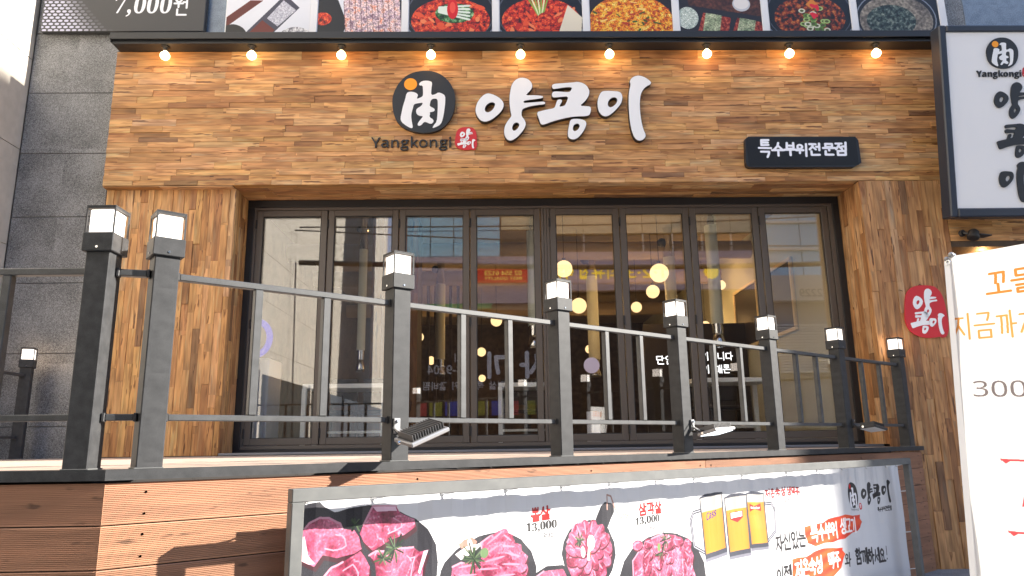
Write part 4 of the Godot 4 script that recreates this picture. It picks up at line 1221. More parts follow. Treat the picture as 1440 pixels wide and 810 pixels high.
# ------------------------------------------------------------------ railings
func make_post(label: String, at: Vector3, turn: float) -> Node3D:
	var o := thing("lamp_post", label, "lamp post", at, turn, "lamp posts of the deck railing")
	var w := 0.098
	part("post", span(Vector3(-w / 2, 0, -w / 2), Vector3(w / 2, 0.862, w / 2), 0.004), M.painted_steel, o)
	part("weld_plate", span(Vector3(-w / 2 - 0.006, 0, -w / 2 - 0.006), Vector3(w / 2 + 0.004, 0.006, w / 2 + 0.001), 0.002), M.galvanized, o)
	var c := 0.0625
	part("collar", span(Vector3(-c, 0.860, -c), Vector3(c, 0.938, c), 0.003), M.painted_steel, o)
	for s in [[0, 1], [1, 0], [0, -1], [-1, 0]]:
		var sc := MB.new()
		var out := Vector3(s[0], 0, s[1])
		sc.tube([out * c + Vector3(0, 0.876, 0), out * (c + 0.003) + Vector3(0, 0.876, 0)], 0.005, 8)
		part("screw", sc.mesh(), M.chrome, o)
	var l := MB.new()
	var e := 0.0595
	for sx in [-1.0, 1.0]:
		for sz in [-1.0, 1.0]:
			l.box(Vector3(sx * (e - 0.0035), 0.993, sz * (e - 0.0035)), Vector3(0.007, 0.109, 0.007), 0.001)
	for s in [-1.0, 1.0]:
		l.box(Vector3(0, 1.0435, s * (e - 0.0035)), Vector3(2 * e - 0.0145, 0.008, 0.0065))
		l.box(Vector3(s * (e - 0.0035), 1.0435, 0), Vector3(0.0065, 0.008, 2 * e - 0.0145))
	l.box(Vector3(0, 1.0505, 0), Vector3(2 * e, 0.005, 2 * e), 0.001)
	part("lantern_frame", l.mesh(), M.painted_steel, o)
	part("diffuser", span(Vector3(-0.048, 0.939, -0.048), Vector3(0.048, 1.038, 0.048), 0.003), M.lantern_glow, o)
	lamp_light(o, Vector3(0, 0.985, 0), 0.015, Color(1.0, 0.85, 0.68), 0.03)
	return o

func rail_bay(label: String, at: Vector3, turn: float, length: float, bars: Array) -> Node3D:
	var o := thing("railing_panel", label, "railing", at, turn, "railing panels between the lamp posts")
	part("top_rail", span(Vector3(0.012, 0.772, -0.018), Vector3(length - 0.012, 0.8, 0.018), 0.003), M.lit_rail_steel, o)
	part("bottom_rail", span(Vector3(0.012, 0.187, -0.015), Vector3(length - 0.012, 0.213, 0.015), 0.003), M.lit_rail_steel, o)
	for y in [0.786, 0.2]:
		for x in [0.006, length - 0.006]:
			part("bracket", bx(Vector3(x, y, 0), Vector3(0.0118, 0.034, 0.042), 0.002), M.lamp_dark, o)
	for b in bars:
		part("baluster", bx(Vector3(b, 0.4925, 0), Vector3(0.036, 0.558, 0.036), 0.003), M.lit_rail_steel, o)
	return o

func build_railings() -> void:
	var at := [-6.93, -5.812, -4.70, -3.587, -2.456, -1.375, -0.20]
	var words := ["dark lamp post at the deck corner, first on the sloping edge", "dark lamp post with the finned floodlight on its front, second on the sloping edge", "dark lamp post in front of the triple mullion, third on the sloping edge", "dark lamp post with a bright floodlight, fourth on the sloping edge", "dark lamp post between two floodlit ones, fifth on the sloping edge", "shaded lamp post with a black floodlight, sixth on the sloping edge", "last shaded lamp post at the right end of the deck"]
	var proto: Node3D
	for i in at.size():
		var p := rail(at[i], DECK, -0.05)
		if i == 0: proto = make_post(words[0], p, RAIL_ANGLE)
		else: copy(proto, words[i], p)
	var c := rail(-7.0815, 0, 0)
	var p1 := copy(proto, "dark lamp post at the left of the deck corner, facing the street squarely", Vector3(-1.612, DECK, c.z - 0.05))
	p1.rotation.y = 0
	var p2 := copy(proto, "small distant lamp post against the granite wall at the far left", Vector3(-4.56, DECK, 0.12))
	p2.rotation.y = 0.35
	var bays := ["railing panel right of the deck corner posts", "railing panel right of the finned floodlight", "railing panel right of the third lamp post", "railing panel right of the bright floodlight", "railing panel between the fifth and sixth lamp posts", "shaded railing panel at the right end of the deck"]
	for i in 6:
		var l: float = at[i + 1] - at[i] - 0.098
		rail_bay(bays[i], rail(at[i] + 0.049, DECK, -0.05), RAIL_ANGLE, l, [l * 0.345, l * 0.665])
	# between the two corner posts
	var a := p1.position + Vector3(0.049, 0, -0.02)
	var b := proto.position - D * 0.049
	var dir := b - a
	rail_bay("short railing panel between the two corner posts", a, atan2(-dir.z, dir.x), dir.length(), [])
	# front run to the left and the side run along the neighbour
	rail_bay("railing panel running left from the deck corner", Vector3(-4.5, DECK, p1.position.z), 0, p1.position.x - 0.049 + 4.5, [0.5, 0.86, 1.22, 1.58, 1.94, 2.22, 2.515])
	var p3 := copy(proto, "lamp post at the front left corner of the deck", Vector3(-4.56, DECK, p1.position.z))
	p3.rotation.y = 0
	rail_bay("railing panel along the left side of the deck up to the granite wall", Vector3(-4.56, DECK, p1.position.z - 0.05), PI / 2, p1.position.z - 0.05 - 0.17, [0.4, 0.8, 1.2, 1.6, 2.0, 2.4, 2.8, 3.2])

# ------------------------------------------------------------------ the printed banner
func meat(seed_: int, pale: float, sx := 1.0) -> Callable:
	var a := noise(seed_, 0.016, 4)
	var b := noise(seed_ + 2, 0.028, 3)
	b.fractal_type = FastNoiseLite.FRACTAL_RIDGED
	var c := noise(seed_ + 4, 0.16, 2)
	return func(x: int, y: int) -> Color:
		x = x >> 1
		y = y >> 1
		var w := a.get_noise_2d(y * 0.8, x * 0.8) * 26.0
		var t := a.get_noise_2d(x * sx + w * 0.4, y + w)
		var f := clampf((b.get_noise_2d(x * sx + w, y + w * 0.6) - 0.5 + pale) * 2.4, 0.0, 1.0)
		var col := Color(0.52, 0.16, 0.28).lerp(Color(0.68, 0.35, 0.46), clampf(0.5 + t * 1.3, 0.0, 1.0))
		col = col.lerp(Color(0.80, 0.62, 0.69), f * 0.7)
		col = col.lerp(Color(0.36, 0.05, 0.15), clampf(-t * 1.6 - 0.2, 0.0, 0.7))
		return col * (1.0 + c.get_noise_2d(x, y) * 0.28)

func banner_print() -> Canvas:
	var K := 754.0
	var c := Canvas.new(4096, 720, Color(0.81, 0.808, 0.82))
	var pv := func(l: Array) -> PackedVector2Array:
		var p := PackedVector2Array()
		for i in range(0, l.size(), 2): p.append(Vector2(l[i], l[i + 1]) * K)
		return p
	var slate := func(seed_: int) -> Callable:
		var n := noise(seed_, 0.2, 3)
		return func(x: int, y: int) -> Color: return Color(0.13, 0.125, 0.155) * (1.0 + n.get_noise_2d(x, y) * 0.6)
	# first plate
	c.poly([pv.call([-0.05, 0.03, 0.09, 0.012, 0.11, 0.03, 0.163, 0.055, 0.231, 0.045, 0.323, 0.041, 0.489, 0.074, 0.567, 0.111, 0.629, 0.166, 0.673, 0.24, 0.684, 0.32, 0.674, 0.42, 0.63, 0.55, 0.5, 0.68, 0.3, 0.74, -0.05, 0.74])], slate.call(3))
	var shade := func(l: Array, seed_: int, pale: float) -> void:
		var p: PackedVector2Array = pv.call(l)
		var q := PackedVector2Array()
		for v in p: q.append(v + Vector2(6, 16))
		c.poly([q], Color(0.20, 0.05, 0.10))
		c.poly([p], meat(seed_, pale))
		var rim := p.slice(0, p.size() * 2 / 5)
		c.stroke(rim, 7, Color(0.72, 0.50, 0.58))
		var inner := PackedVector2Array()
		var mid := Vector2()
		for v in p: mid += v / p.size()
		for v in p.slice(p.size() / 3, p.size() * 4 / 5): inner.append(mid.lerp(v, 0.55))
		c.stroke(inner, 5, Color(0.74, 0.50, 0.58))
	shade.call([0.03, 0.118, 0.048, 0.097, 0.092, 0.078, 0.138, 0.079, 0.191, 0.103, 0.202, 0.128, 0.256, 0.141, 0.278, 0.171, 0.291, 0.224, 0.259, 0.239, 0.181, 0.245, 0.114, 0.23, 0.076, 0.274, 0.046, 0.259, 0.0, 0.234, 0.0, 0.149], 5, -0.12)
	shade.call([0.298, 0.121, 0.324, 0.075, 0.34, 0.047, 0.465, 0.05, 0.483, 0.076, 0.561, 0.111, 0.568, 0.146, 0.509, 0.176, 0.434, 0.199, 0.346, 0.238, 0.301, 0.196, 0.28, 0.157], 8, 0.02)
	shade.call([0.09, 0.36, 0.128, 0.311, 0.157, 0.283, 0.208, 0.266, 0.286, 0.232, 0.308, 0.258, 0.334, 0.302, 0.33, 0.38, 0.28, 0.46, 0.15, 0.5, 0.07, 0.44], 11, 0.0)
	shade.call([0.33, 0.255, 0.362, 0.24, 0.413, 0.245, 0.492, 0.233, 0.557, 0.237, 0.588, 0.262, 0.633, 0.259, 0.613, 0.308, 0.595, 0.40, 0.54, 0.46, 0.42, 0.45, 0.371, 0.37, 0.358, 0.286], 14, 0.03)
	c.poly([pv.call([0.34, 0.05, 0.46, 0.052, 0.47, 0.07, 0.36, 0.072])], Color(0.82, 0.68, 0.76))
	c.poly([pv.call([0.61, 0.262, 0.633, 0.259, 0.613, 0.308, 0.59, 0.36, 0.58, 0.35])], Color(0.92, 0.72, 0.78))
	c.poly([pv.call([0.0, 0.16, 0.03, 0.15, 0.05, 0.23, 0.08, 0.262, 0.05, 0.262, 0.0, 0.236])], Color(0.92, 0.72, 0.76))
	var slices := func(list: Array, seed_: int, pale: float) -> void:
		for i in list.size():
			var e: Array = list[i]
			c.ellipse(e[0] * K + 2, e[1] * K + 7, e[2] * K, e[3] * K, Color(0.30, 0.05, 0.13), e[4])
			c.ellipse(e[0] * K, e[1] * K, e[2] * K, e[3] * K, meat(seed_ + i % 5, pale), e[4])
			c.ellipse(e[0] * K - 3, e[1] * K - e[3] * K * 0.45, e[2] * K * 0.6, e[3] * K * 0.16, Color(0.72, 0.46, 0.55), e[4])
	var herb := func(x: float, y: float, r: float, count: int) -> void:
		for i in count:
			var a := rng.randf() * TAU
			var p := Vector2(x, y) * K + Vector2(cos(a), sin(a)) * r * K * rng.randf() * 0.4
			c.stroke(PackedVector2Array([p, p + Vector2(cos(a), sin(a)) * r * K * rng.randf_range(0.4, 1.0)]), rng.randf_range(3.2, 6.8), [Color(0.08, 0.15, 0.10), Color(0.18, 0.26, 0.15), Color(0.05, 0.10, 0.07), Color(0.28, 0.35, 0.24)][i % 4])
	herb.call(0.46, 0.235, 0.055, 30); herb.call(0.40, 0.275, 0.04, 16); herb.call(0.262, 0.118, 0.03, 14)
	# second plate with a mushroom
	c.poly([pv.call([0.69, 0.40, 0.70, 0.36, 0.722, 0.325, 0.785, 0.276, 0.851, 0.241, 0.918, 0.218, 1.022, 0.214, 1.107, 0.226, 1.187, 0.26, 1.253, 0.321, 1.283, 0.40, 1.27, 0.52, 1.15, 0.62, 0.95, 0.66, 0.78, 0.6, 0.70, 0.5])], slate.call(6))
	shade.call([0.766, 0.35, 0.818, 0.335, 0.904, 0.355, 0.965, 0.34, 0.931, 0.253, 0.993, 0.227, 1.057, 0.224, 1.129, 0.233, 1.135, 0.272, 1.187, 0.287, 1.186, 0.314, 1.23, 0.346, 1.214, 0.372, 1.229, 0.406, 1.206, 0.456, 1.1, 0.53, 0.9, 0.55, 0.80, 0.48, 0.76, 0.39], 17, 0.06)
	slices.call([[1.02, 0.255, 0.09, 0.035, -0.5], [1.10, 0.26, 0.05, 0.03, 0.6], [1.08, 0.30, 0.11, 0.035, 0.15], [1.0, 0.31, 0.07, 0.035, -0.4], [1.13, 0.345, 0.09, 0.034, 0.25], [1.02, 0.355, 0.10, 0.036, -0.1], [0.86, 0.365, 0.09, 0.03, -0.1], [1.12, 0.39, 0.10, 0.034, 0.1], [0.98, 0.395, 0.10, 0.034, 0.1], [0.86, 0.41, 0.09, 0.034, 0.0], [1.08, 0.44, 0.11, 0.034, 0.0], [0.93, 0.45, 0.12, 0.034, 0.1], [1.02, 0.49, 0.12, 0.034, 0.0]], 60, -0.02)
	c.poly([pv.call([0.801, 0.252, 0.837, 0.229, 0.884, 0.220, 0.911, 0.240, 0.90, 0.26, 0.82, 0.27])], Color(0.62, 0.45, 0.40))
	c.poly([pv.call([0.782, 0.295, 0.85, 0.262, 0.875, 0.255, 0.931, 0.252, 0.931, 0.266, 0.87, 0.299, 0.818, 0.322])], Color(0.90, 0.84, 0.84))
	c.stroke(pv.call([0.868, 0.24, 0.885, 0.29]), 20.0, Color(0.86, 0.78, 0.76))
	herb.call(0.89, 0.32, 0.06, 46); c.ellipse(0.955 * K, 0.302 * K, 18, 18, Color(0.35, 0.45, 0.3))
	# small plate below
	c.poly([pv.call([1.25, 0.47, 1.277, 0.43, 1.351, 0.408, 1.461, 0.416, 1.52, 0.46, 1.5, 0.6, 1.3, 0.6])], slate.call(9))
	shade.call([1.28, 0.45, 1.33, 0.43, 1.46, 0.436, 1.5, 0.5, 1.45, 0.58, 1.3, 0.58], 21, 0.05)
	# paddle board
	c.poly([pv.call([1.72, 0.212, 1.767, 0.132, 1.797, 0.113, 1.865, 0.128, 1.868, 0.172, 1.809, 0.257])], slate.call(12))
	c.poly([pv.call([1.455, 0.361, 1.473, 0.301, 1.52, 0.243, 1.594, 0.205, 1.678, 0.195, 1.753, 0.216, 1.818, 0.261, 1.857, 0.336, 1.862, 0.408, 1.83, 0.485, 1.77, 0.55, 1.66, 0.58, 1.55, 0.55, 1.484, 0.478])], slate.call(15))
	c.stroke(pv.call([1.814, 0.155, 1.815, 0.075, 1.848, 0.085, 1.874, 0.152, 1.92, 0.212, 1.955, 0.185, 1.985, 0.195, 1.97, 0.21]), 7.2, Color(0.62, 0.48, 0.44))
	shade.call([1.499, 0.304, 1.537, 0.263, 1.547, 0.227, 1.612, 0.203, 1.658, 0.209, 1.724, 0.221, 1.77, 0.25, 1.815, 0.306, 1.837, 0.354, 1.829, 0.405, 1.777, 0.457, 1.73, 0.52, 1.62, 0.53, 1.519, 0.482, 1.49, 0.426, 1.488, 0.371], 24, 0.03)
	var petals := []
	for i in 15:
		var a := TAU * i / 15.0
		petals.append([1.66 + cos(a) * 0.115, 0.37 + sin(a) * 0.118, 0.062, 0.036, a])
	for i in 8:
		var a := TAU * i / 8.0 + 0.2
		petals.append([1.66 + cos(a) * 0.06, 0.37 + sin(a) * 0.06, 0.05, 0.03, a])
	slices.call(petals, 70, -0.04)
	herb.call(1.60, 0.30, 0.035, 26)
	c.ellipse(1.683 * K, 0.318 * K, 22, 30, Color(0.94, 0.93, 0.92)); c.ellipse(1.618 * K, 0.362 * K, 12, 22, Color(0.92, 0.88, 0.88)); c.stroke(pv.call([1.665, 0.35, 1.655, 0.40]), 14.0, Color(0.95, 0.88, 0.85)); c.stroke(pv.call([1.672, 0.368, 1.668, 0.39]), 6.0, Color(0.85, 0.3, 0.15))
	# fourth plate
	c.poly([pv.call([1.87, 0.56, 1.89, 0.515, 1.925, 0.447, 2.011, 0.376, 2.14, 0.334, 2.295, 0.319, 2.408, 0.329, 2.518, 0.374, 2.6, 0.44, 2.655, 0.53, 2.66, 0.65, 2.5, 0.8, 2.2, 0.83, 1.95, 0.74])], slate.call(18))
	shade.call([2.0, 0.56, 2.0, 0.449, 2.072, 0.389, 2.172, 0.344, 2.261, 0.327, 2.396, 0.338, 2.461, 0.383, 2.53, 0.43, 2.555, 0.48, 2.535, 0.53, 2.56, 0.6, 2.5, 0.72, 2.25, 0.77, 2.05, 0.7], 27, 0.2)
	var lumps := []
	for i in 46: lumps.append([2.05 + fmod(i * 0.1618 * 1.7, 0.46), 0.365 + i * 0.0075 + 0.02 * sin(i * 1.9), 0.045 + 0.012 * sin(i * 2.3), 0.028, sin(i * 3.1) * 1.2])
	slices.call(lumps, 80, 0.14)
	herb.call(2.30, 0.36, 0.05, 18); herb.call(2.26, 0.43, 0.05, 16); c.ellipse(2.23 * K, 0.40 * K, 10, 18, Color(0.4, 0.5, 0.3))
	# prices
	var red := Color(0.60, 0.02, 0.03)
	var grey := Color(0.17, 0.16, 0.18)
	var rose := Color(0.50, 0.13, 0.16)
	var serif := font("Droid Serif", 700)
	var sans := font("Droid Sans", 400)
	for e in [[1.255, 0.108, "뽈살", 0.145], [2.075, 0.138, "삼각살", 0.19]]:
		var s: float = e[0]
		var t: float = e[1]
		hangul(c, e[2], (s + 0.005) * K, t * K, 50, 8.6, red, 0.92, 0.06)
		latin(c, "13,000", (s - 0.03) * K, (t + 0.073) * K, 0.2 * K, 0.05 * K, serif, Color(0.12, 0.11, 0.12))
		latin(c, "13,000", (s - 0.03) * K + 3.0, (t + 0.073) * K, 0.2 * K, 0.05 * K, serif, Color(0.12, 0.11, 0.12))
		latin(c, "(180g", (s + 0.0) * K, (t + 0.135) * K, 0.07 * K, 0.026 * K, sans, grey)
		hangul(c, "국내산", (s + 0.08) * K, (t + 0.135) * K, 18, 2.4, grey, 0.9)
		latin(c, ")", (s + 0.166) * K, (t + 0.135) * K, 0.008 * K, 0.026 * K, sans, grey)
		latin(c, "(100g/7,222)", (s + 0.0) * K, (t + 0.168) * K, 0.17 * K, 0.026 * K, sans, rose)
	# beer mugs
	var beer := func(x0: float, x1: float, y0: float, y1: float, foam: float, lean: float, hand: float) -> void:
		var g := func(u: float, v: float) -> Vector2: return Vector2(lerpf(x0, x1, u) + lean * (1.0 - v), lerpf(y0, y1, v) + (0.03 * (0.5 - u) if lean < 0 else 0.0)) * K
		if hand != 0.0:
			var hx := 1.0 if hand > 0 else 0.0
			c.stroke(PackedVector2Array([g.call(hx, 0.2), g.call(hx + hand * 0.7, 0.2), g.call(hx + hand, 0.3), g.call(hx + hand * 0.9, 0.7), g.call(hx, 0.85)]), 17.0, Color(0.16, 0.16, 0.20))
			c.stroke(PackedVector2Array([g.call(hx, 0.2), g.call(hx + hand * 0.7, 0.2), g.call(hx + hand, 0.3), g.call(hx + hand * 0.9, 0.7), g.call(hx, 0.85)]), 5.0, Color(0.62, 0.62, 0.66))
		c.poly([PackedVector2Array([g.call(-0.04, 0), g.call(0.3, -0.03), g.call(0.7, -0.03), g.call(1.04, 0), g.call(1.0, 1), g.call(0, 1)])], Color(0.20, 0.21, 0.26))
		c.poly([PackedVector2Array([g.call(0.0, 0.02), g.call(1.0, 0.02), g.call(0.97, foam), g.call(0.03, foam)])], Color(0.60, 0.59, 0.58))
		var gold := func(x: int, y: int) -> Color:
			var u := (x / K - x0 - lean * 0.5) / (x1 - x0)
			return Color(0.60, 0.33, 0.06).lerp(Color(0.72, 0.50, 0.14), clampf(0.5 + 0.5 * sin(u * 3.1), 0, 1))
		c.poly([PackedVector2Array([g.call(0.03, foam), g.call(0.97, foam), g.call(0.94, 0.88), g.call(0.06, 0.88)])], gold)
		c.poly([PackedVector2Array([g.call(0.0, 0.95), g.call(1.0, 0.95), g.call(1.0, 1.0), g.call(0.0, 1.0)])], Color(0.42, 0.42, 0.47))
	beer.call(3.155, 3.365, 0.135, 0.513, 0.16, 0.0, 0.55)
	beer.call(2.675, 2.905, 0.12, 0.52, 0.24, -0.02, -0.5)
	beer.call(2.918, 3.152, 0.14, 0.54, 0.22, 0.0, 0.0)
	latin(c, "Cass", 2.715 * K, 0.235 * K, 0.10 * K, 0.05 * K, font("Droid Sans", 700), Color(0.15, 0.12, 0.45), 0.15, -0.35)
	c.poly([pv.call([2.965, 0.245, 3.0, 0.25, 3.03, 0.243, 3.06, 0.25, 3.10, 0.243, 3.10, 0.285, 3.035, 0.315, 2.965, 0.288])], Color(0.66, 0.06, 0.1))
	c.poly([pv.call([2.975, 0.25, 3.09, 0.248, 3.09, 0.28, 2.975, 0.284])], Color(0.9, 0.88, 0.88))
	latin(c, "REDROCK", 2.98 * K, 0.255 * K, 0.105 * K, 0.022 * K, font("Droid Sans", 700), Color(0.2, 0.1, 0.14))
	c.poly([pv.call([3.185, 0.205, 3.25, 0.222, 3.32, 0.203, 3.32, 0.255, 3.25, 0.24, 3.185, 0.258])], Color(0.80, 0.10, 0.08))
	latin(c, "Budweiser", 3.20 * K, 0.222 * K, 0.11 * K, 0.018 * K, font("Droid Sans", 700), Color(0.93, 0.9, 0.88))
	hangul(c, "저온숙성", 3.387 * K, 0.112 * K, 44, 8.5, Color(0.50, 0.02, 0.05), 0.98, 0.12, 0.02)
	hangul(c, "생맥주", 3.65 * K, 0.118 * K, 44, 8.5, Color(0.50, 0.02, 0.05), 0.98, 0.1, 0.02)
	hangul(c, "카스", 3.47 * K, 0.196 * K, 22, 2.6, grey, 0.9); hangul(c, "레드락", 3.60 * K, 0.198 * K, 22, 2.6, grey, 0.9); hangul(c, "버드와이저", 3.73 * K, 0.20 * K, 22, 2.6, grey, 0.9)
	latin(c, "(500ML)", 3.90 * K, 0.206 * K, 0.09 * K, 0.02 * K, sans, grey)
	latin(c, "4,000", 3.46 * K, 0.238 * K, 0.105 * K, 0.035 * K, sans, Color(0.18, 0.18, 0.2)); latin(c, "4,500", 3.60 * K, 0.24 * K, 0.105 * K, 0.035 * K, sans, Color(0.18, 0.18, 0.2)); latin(c, "5,000", 3.775 * K, 0.242 * K, 0.115 * K, 0.035 * K, sans, Color(0.18, 0.18, 0.2))
	# maker's logo
	var ink := Color(0.11, 0.10, 0.12)
	c.ellipse(4.603 * K, 0.218 * K, 62, 76, ink)
	print_glyphs(c, ["meat"], Rect2(285, 98, 480, 475), Rect2(4.522 * K, 0.122 * K, 124, 156), Color(0.93, 0.92, 0.94))
	c.ellipse(4.572 * K, 0.152 * K, 14, 16, Color(0.80, 0.12, 0.1))
	print_glyphs(c, YANG + KONG + YI, Rect2(42, 84, 1308, 478), Rect2(4.735 * K, 0.128 * K, 0.51 * K, 0.19 * K), ink)
	c.ellipse(4.705 * K, 0.312 * K, 18, 20, Color(0.75, 0.1, 0.12)); hangul(c, "양", 4.69 * K, 0.295 * K, 22, 3.4, Color(0.95, 0.9, 0.9))
	latin(c, "Yangkongi", 4.545 * K, 0.322 * K, 0.12 * K, 0.02 * K, sans, ink)
	hangul(c, "특수부위전문점", 4.985 * K, 0.338 * K, 28, 5.2, ink, 0.85, 0.06, 0.02)
	# slogans on brush strokes
	var orange := func(x: int, y: int) -> Color: return Color(0.83, 0.20, 0.09).lerp(Color(0.90, 0.33, 0.14), clampf(0.5 + 0.5 * sin(x * 0.02 + y * 0.1), 0, 1))
	c.poly([pv.call([3.847, 0.404, 3.95, 0.398, 4.098, 0.400, 4.18, 0.376, 4.269, 0.366, 4.35, 0.370, 4.441, 0.363, 4.56, 0.378, 4.672, 0.372, 4.662, 0.40, 4.695, 0.432, 4.668, 0.452, 4.655, 0.47, 4.611, 0.495, 4.52, 0.505, 4.402, 0.54, 4.3, 0.538, 4.211, 0.55, 4.1, 0.545, 3.969, 0.556, 3.9, 0.53, 3.868, 0.523, 3.86, 0.49, 3.842, 0.462])], orange)
	c.poly([pv.call([3.640, 0.615, 3.72, 0.61, 3.823, 0.614, 3.94, 0.59, 4.061, 0.580, 4.2, 0.588, 4.356, 0.602, 4.348, 0.62, 4.385, 0.65, 4.355, 0.68, 4.314, 0.744, 4.182, 0.79, 4.0, 0.80, 3.85, 0.79, 3.66, 0.79, 3.63, 0.72])], orange)
	var pale := Color(0.95, 0.92, 0.92)
	hangul(c, "자신있는", 3.455 * K, 0.432 * K, 84, 13.0, ink, 0.86, 0.02, 0.0, 0.0, 0.07)
	hangul(c, "특수부위", 3.925 * K, 0.408 * K, 88, 13.0, pale, 0.86, -0.04, -0.02, 0.0, 0.06)
	hangul(c, "생고기", 4.355 * K, 0.392 * K, 84, 13.0, pale, 0.74, -0.04, 0.0, 0.0, 0.06)
	hangul(c, "이젠", 3.44 * K, 0.648 * K, 84, 13.0, ink, 0.8, 0.02, 0.0, 0.0, 0.07)
	hangul(c, "저온숙성", 3.67 * K, 0.635 * K, 88, 13.0, pale, 0.80, -0.02, -0.02, 0.0, 0.06)
	hangul(c, "맥주", 4.125 * K, 0.622 * K, 84, 13.0, pale, 0.82, 0.0, 0.0, 0.0, 0.06)
	hangul(c, "와", 4.375 * K, 0.648 * K, 76, 9.9, ink, 0.86, 0.02, 0.0, 0.0, 0.06)
	hangul(c, "함께하세요", 4.535 * K, 0.632 * K, 84, 13.0, ink, 0.84, 0.0, 0.08, 0.0, 0.07)
	c.stroke(pv.call([5.045, 0.655, 5.035, 0.72]), 8.0, ink); c.ellipse(5.03 * K, 0.75 * K, 6, 6, ink)
	return c

func build_banner() -> void:
	# the banner frame stands on the pavement in front of the deck face
	var off := 0.280
	var f := thing("banner_rack", "grey galvanized tube frame holding the food banner before the deck", "frame", rail(0, 0, off), RAIL_ANGLE)
	var s0 := -6.467
	var s1 := -1.0
	var top := 1.287
	part("top_bar", span(Vector3(s0, top - 0.052, -0.025), Vector3(s1, top, 0.025), 0.003), M.galvanized, f)
	part("upright", span(Vector3(s0, GROUND, -0.025), Vector3(s0 + 0.052, top - 0.0525, 0.025), 0.003), M.galvanized, f)
	part("upright", span(Vector3(s1 - 0.052, GROUND, -0.025), Vector3(s1, top - 0.0525, 0.025), 0.003), M.galvanized, f)
	part("bottom_bar", span(Vector3(s0 + 0.0525, 0.262, -0.025), Vector3(s1 - 0.0525, 0.314, 0.025), 0.003), M.galvanized, f)
	for e in [s0 + 0.026, s1 - 0.026]:
		part("foot_plate", bx(Vector3(e, GROUND + 0.004, 0), Vector3(0.12, 0.008, 0.14), 0.002), M.galvanized, f)
	# the sheet hangs a little behind the frame and sags between its ties
	var b := thing("food_banner", "white printed banner with meat dishes, beer mugs and Korean slogans tied in the frame", "banner", rail(0, 0, 0.14), RAIL_ANGLE)
	var L := 5.475
	var bs := -6.37
	var nx := 150
	var ny := 10
	var ties := [0.02, 0.34, 0.71, 1.10, 1.48, 1.86, 2.25, 2.63, 3.15, 3.70, 4.12, 4.50, 4.9, 5.25, 5.455]
	var wave := noise(77, 0.9, 2)
	var pt := func(i: int, j: int) -> Array:
		var s := L * i / nx
		var near := 9.0
		for t in ties: near = minf(near, absf(s - t))
		var v := float(j) / ny
		var sag := minf(near, 0.18) / 0.18
		var y := 1.234 - v * 0.93 - 0.012 * sag * sag * (1.0 - v)
		var z := wave.get_noise_2d(s * 1.2, v * 1.6) * 0.013 * (0.4 + v) + 0.006 * sin(near * 34.0) * (1.0 - v) * (1.0 - v) - 0.006 * sag * (1.0 - v)
		return [Vector3(bs + s, y, z), Vector2((s * 5.42 / L) * 754.0 / 2048.0, v * 0.93 * 754.0 / 720.0)]
	var whole := banner_print()
	var sheet := ArrayMesh.new()
	for half in 2:
		var m := MB.new()
		for i in range(half * nx / 2, (half + 1) * nx / 2):
			for j in ny:
				var q := [pt.call(i, j), pt.call(i + 1, j), pt.call(i + 1, j + 1), pt.call(i, j + 1)]
				m.quad(q[0][0], q[1][0], q[2][0], q[3][0], Vector3(0, 0, 1), [q[0][1] - Vector2(half, 0), q[1][1] - Vector2(half, 0), q[2][1] - Vector2(half, 0), q[3][1] - Vector2(half, 0)])
		sheet.add_surface_from_arrays(Mesh.PRIMITIVE_TRIANGLES, m.mesh().surface_get_arrays(0))
		var c := Canvas.new(2048, 720, Color.WHITE)
		c.im.blit_rect(whole.im, Rect2i(half * 2048, 0, 2048, 720), Vector2i.ZERO)
		sheet.surface_set_material(half, printed("banner_print_%d" % half, c, 0.42))
	part("sheet", sheet, null, b)
	for t in ties:
		var e := MB.new()
		var p := Vector3(bs + clampf(t, 0.03, L - 0.03), 1.219, 0.004)
		var ring := []
		for k in 9: ring.append(p + Vector3(cos(TAU * k / 8), sin(TAU * k / 8), 0) * 0.008)
		part("eyelet", e.tube(ring, 0.0025, 6, false).mesh(), M.chrome, b)
		var to := p + Vector3(0.085 if t > 0.1 else -0.03, 0.024, 0.062)
		part("tie_cord", MB.new().tube([p, p.lerp(to, 0.5) + Vector3(0, -0.004, 0.002), to], 0.0035, 6).mesh(), M.cord_white, b)
	for y in [1.0, 0.66, 0.36]:
		var p := Vector3(bs + L - 0.02, y, 0.006)
		part("tie_cord", MB.new().tube([p, p + Vector3(0.07, 0.005, 0.045)], 0.0035, 6).mesh(), M.cord_white, b)

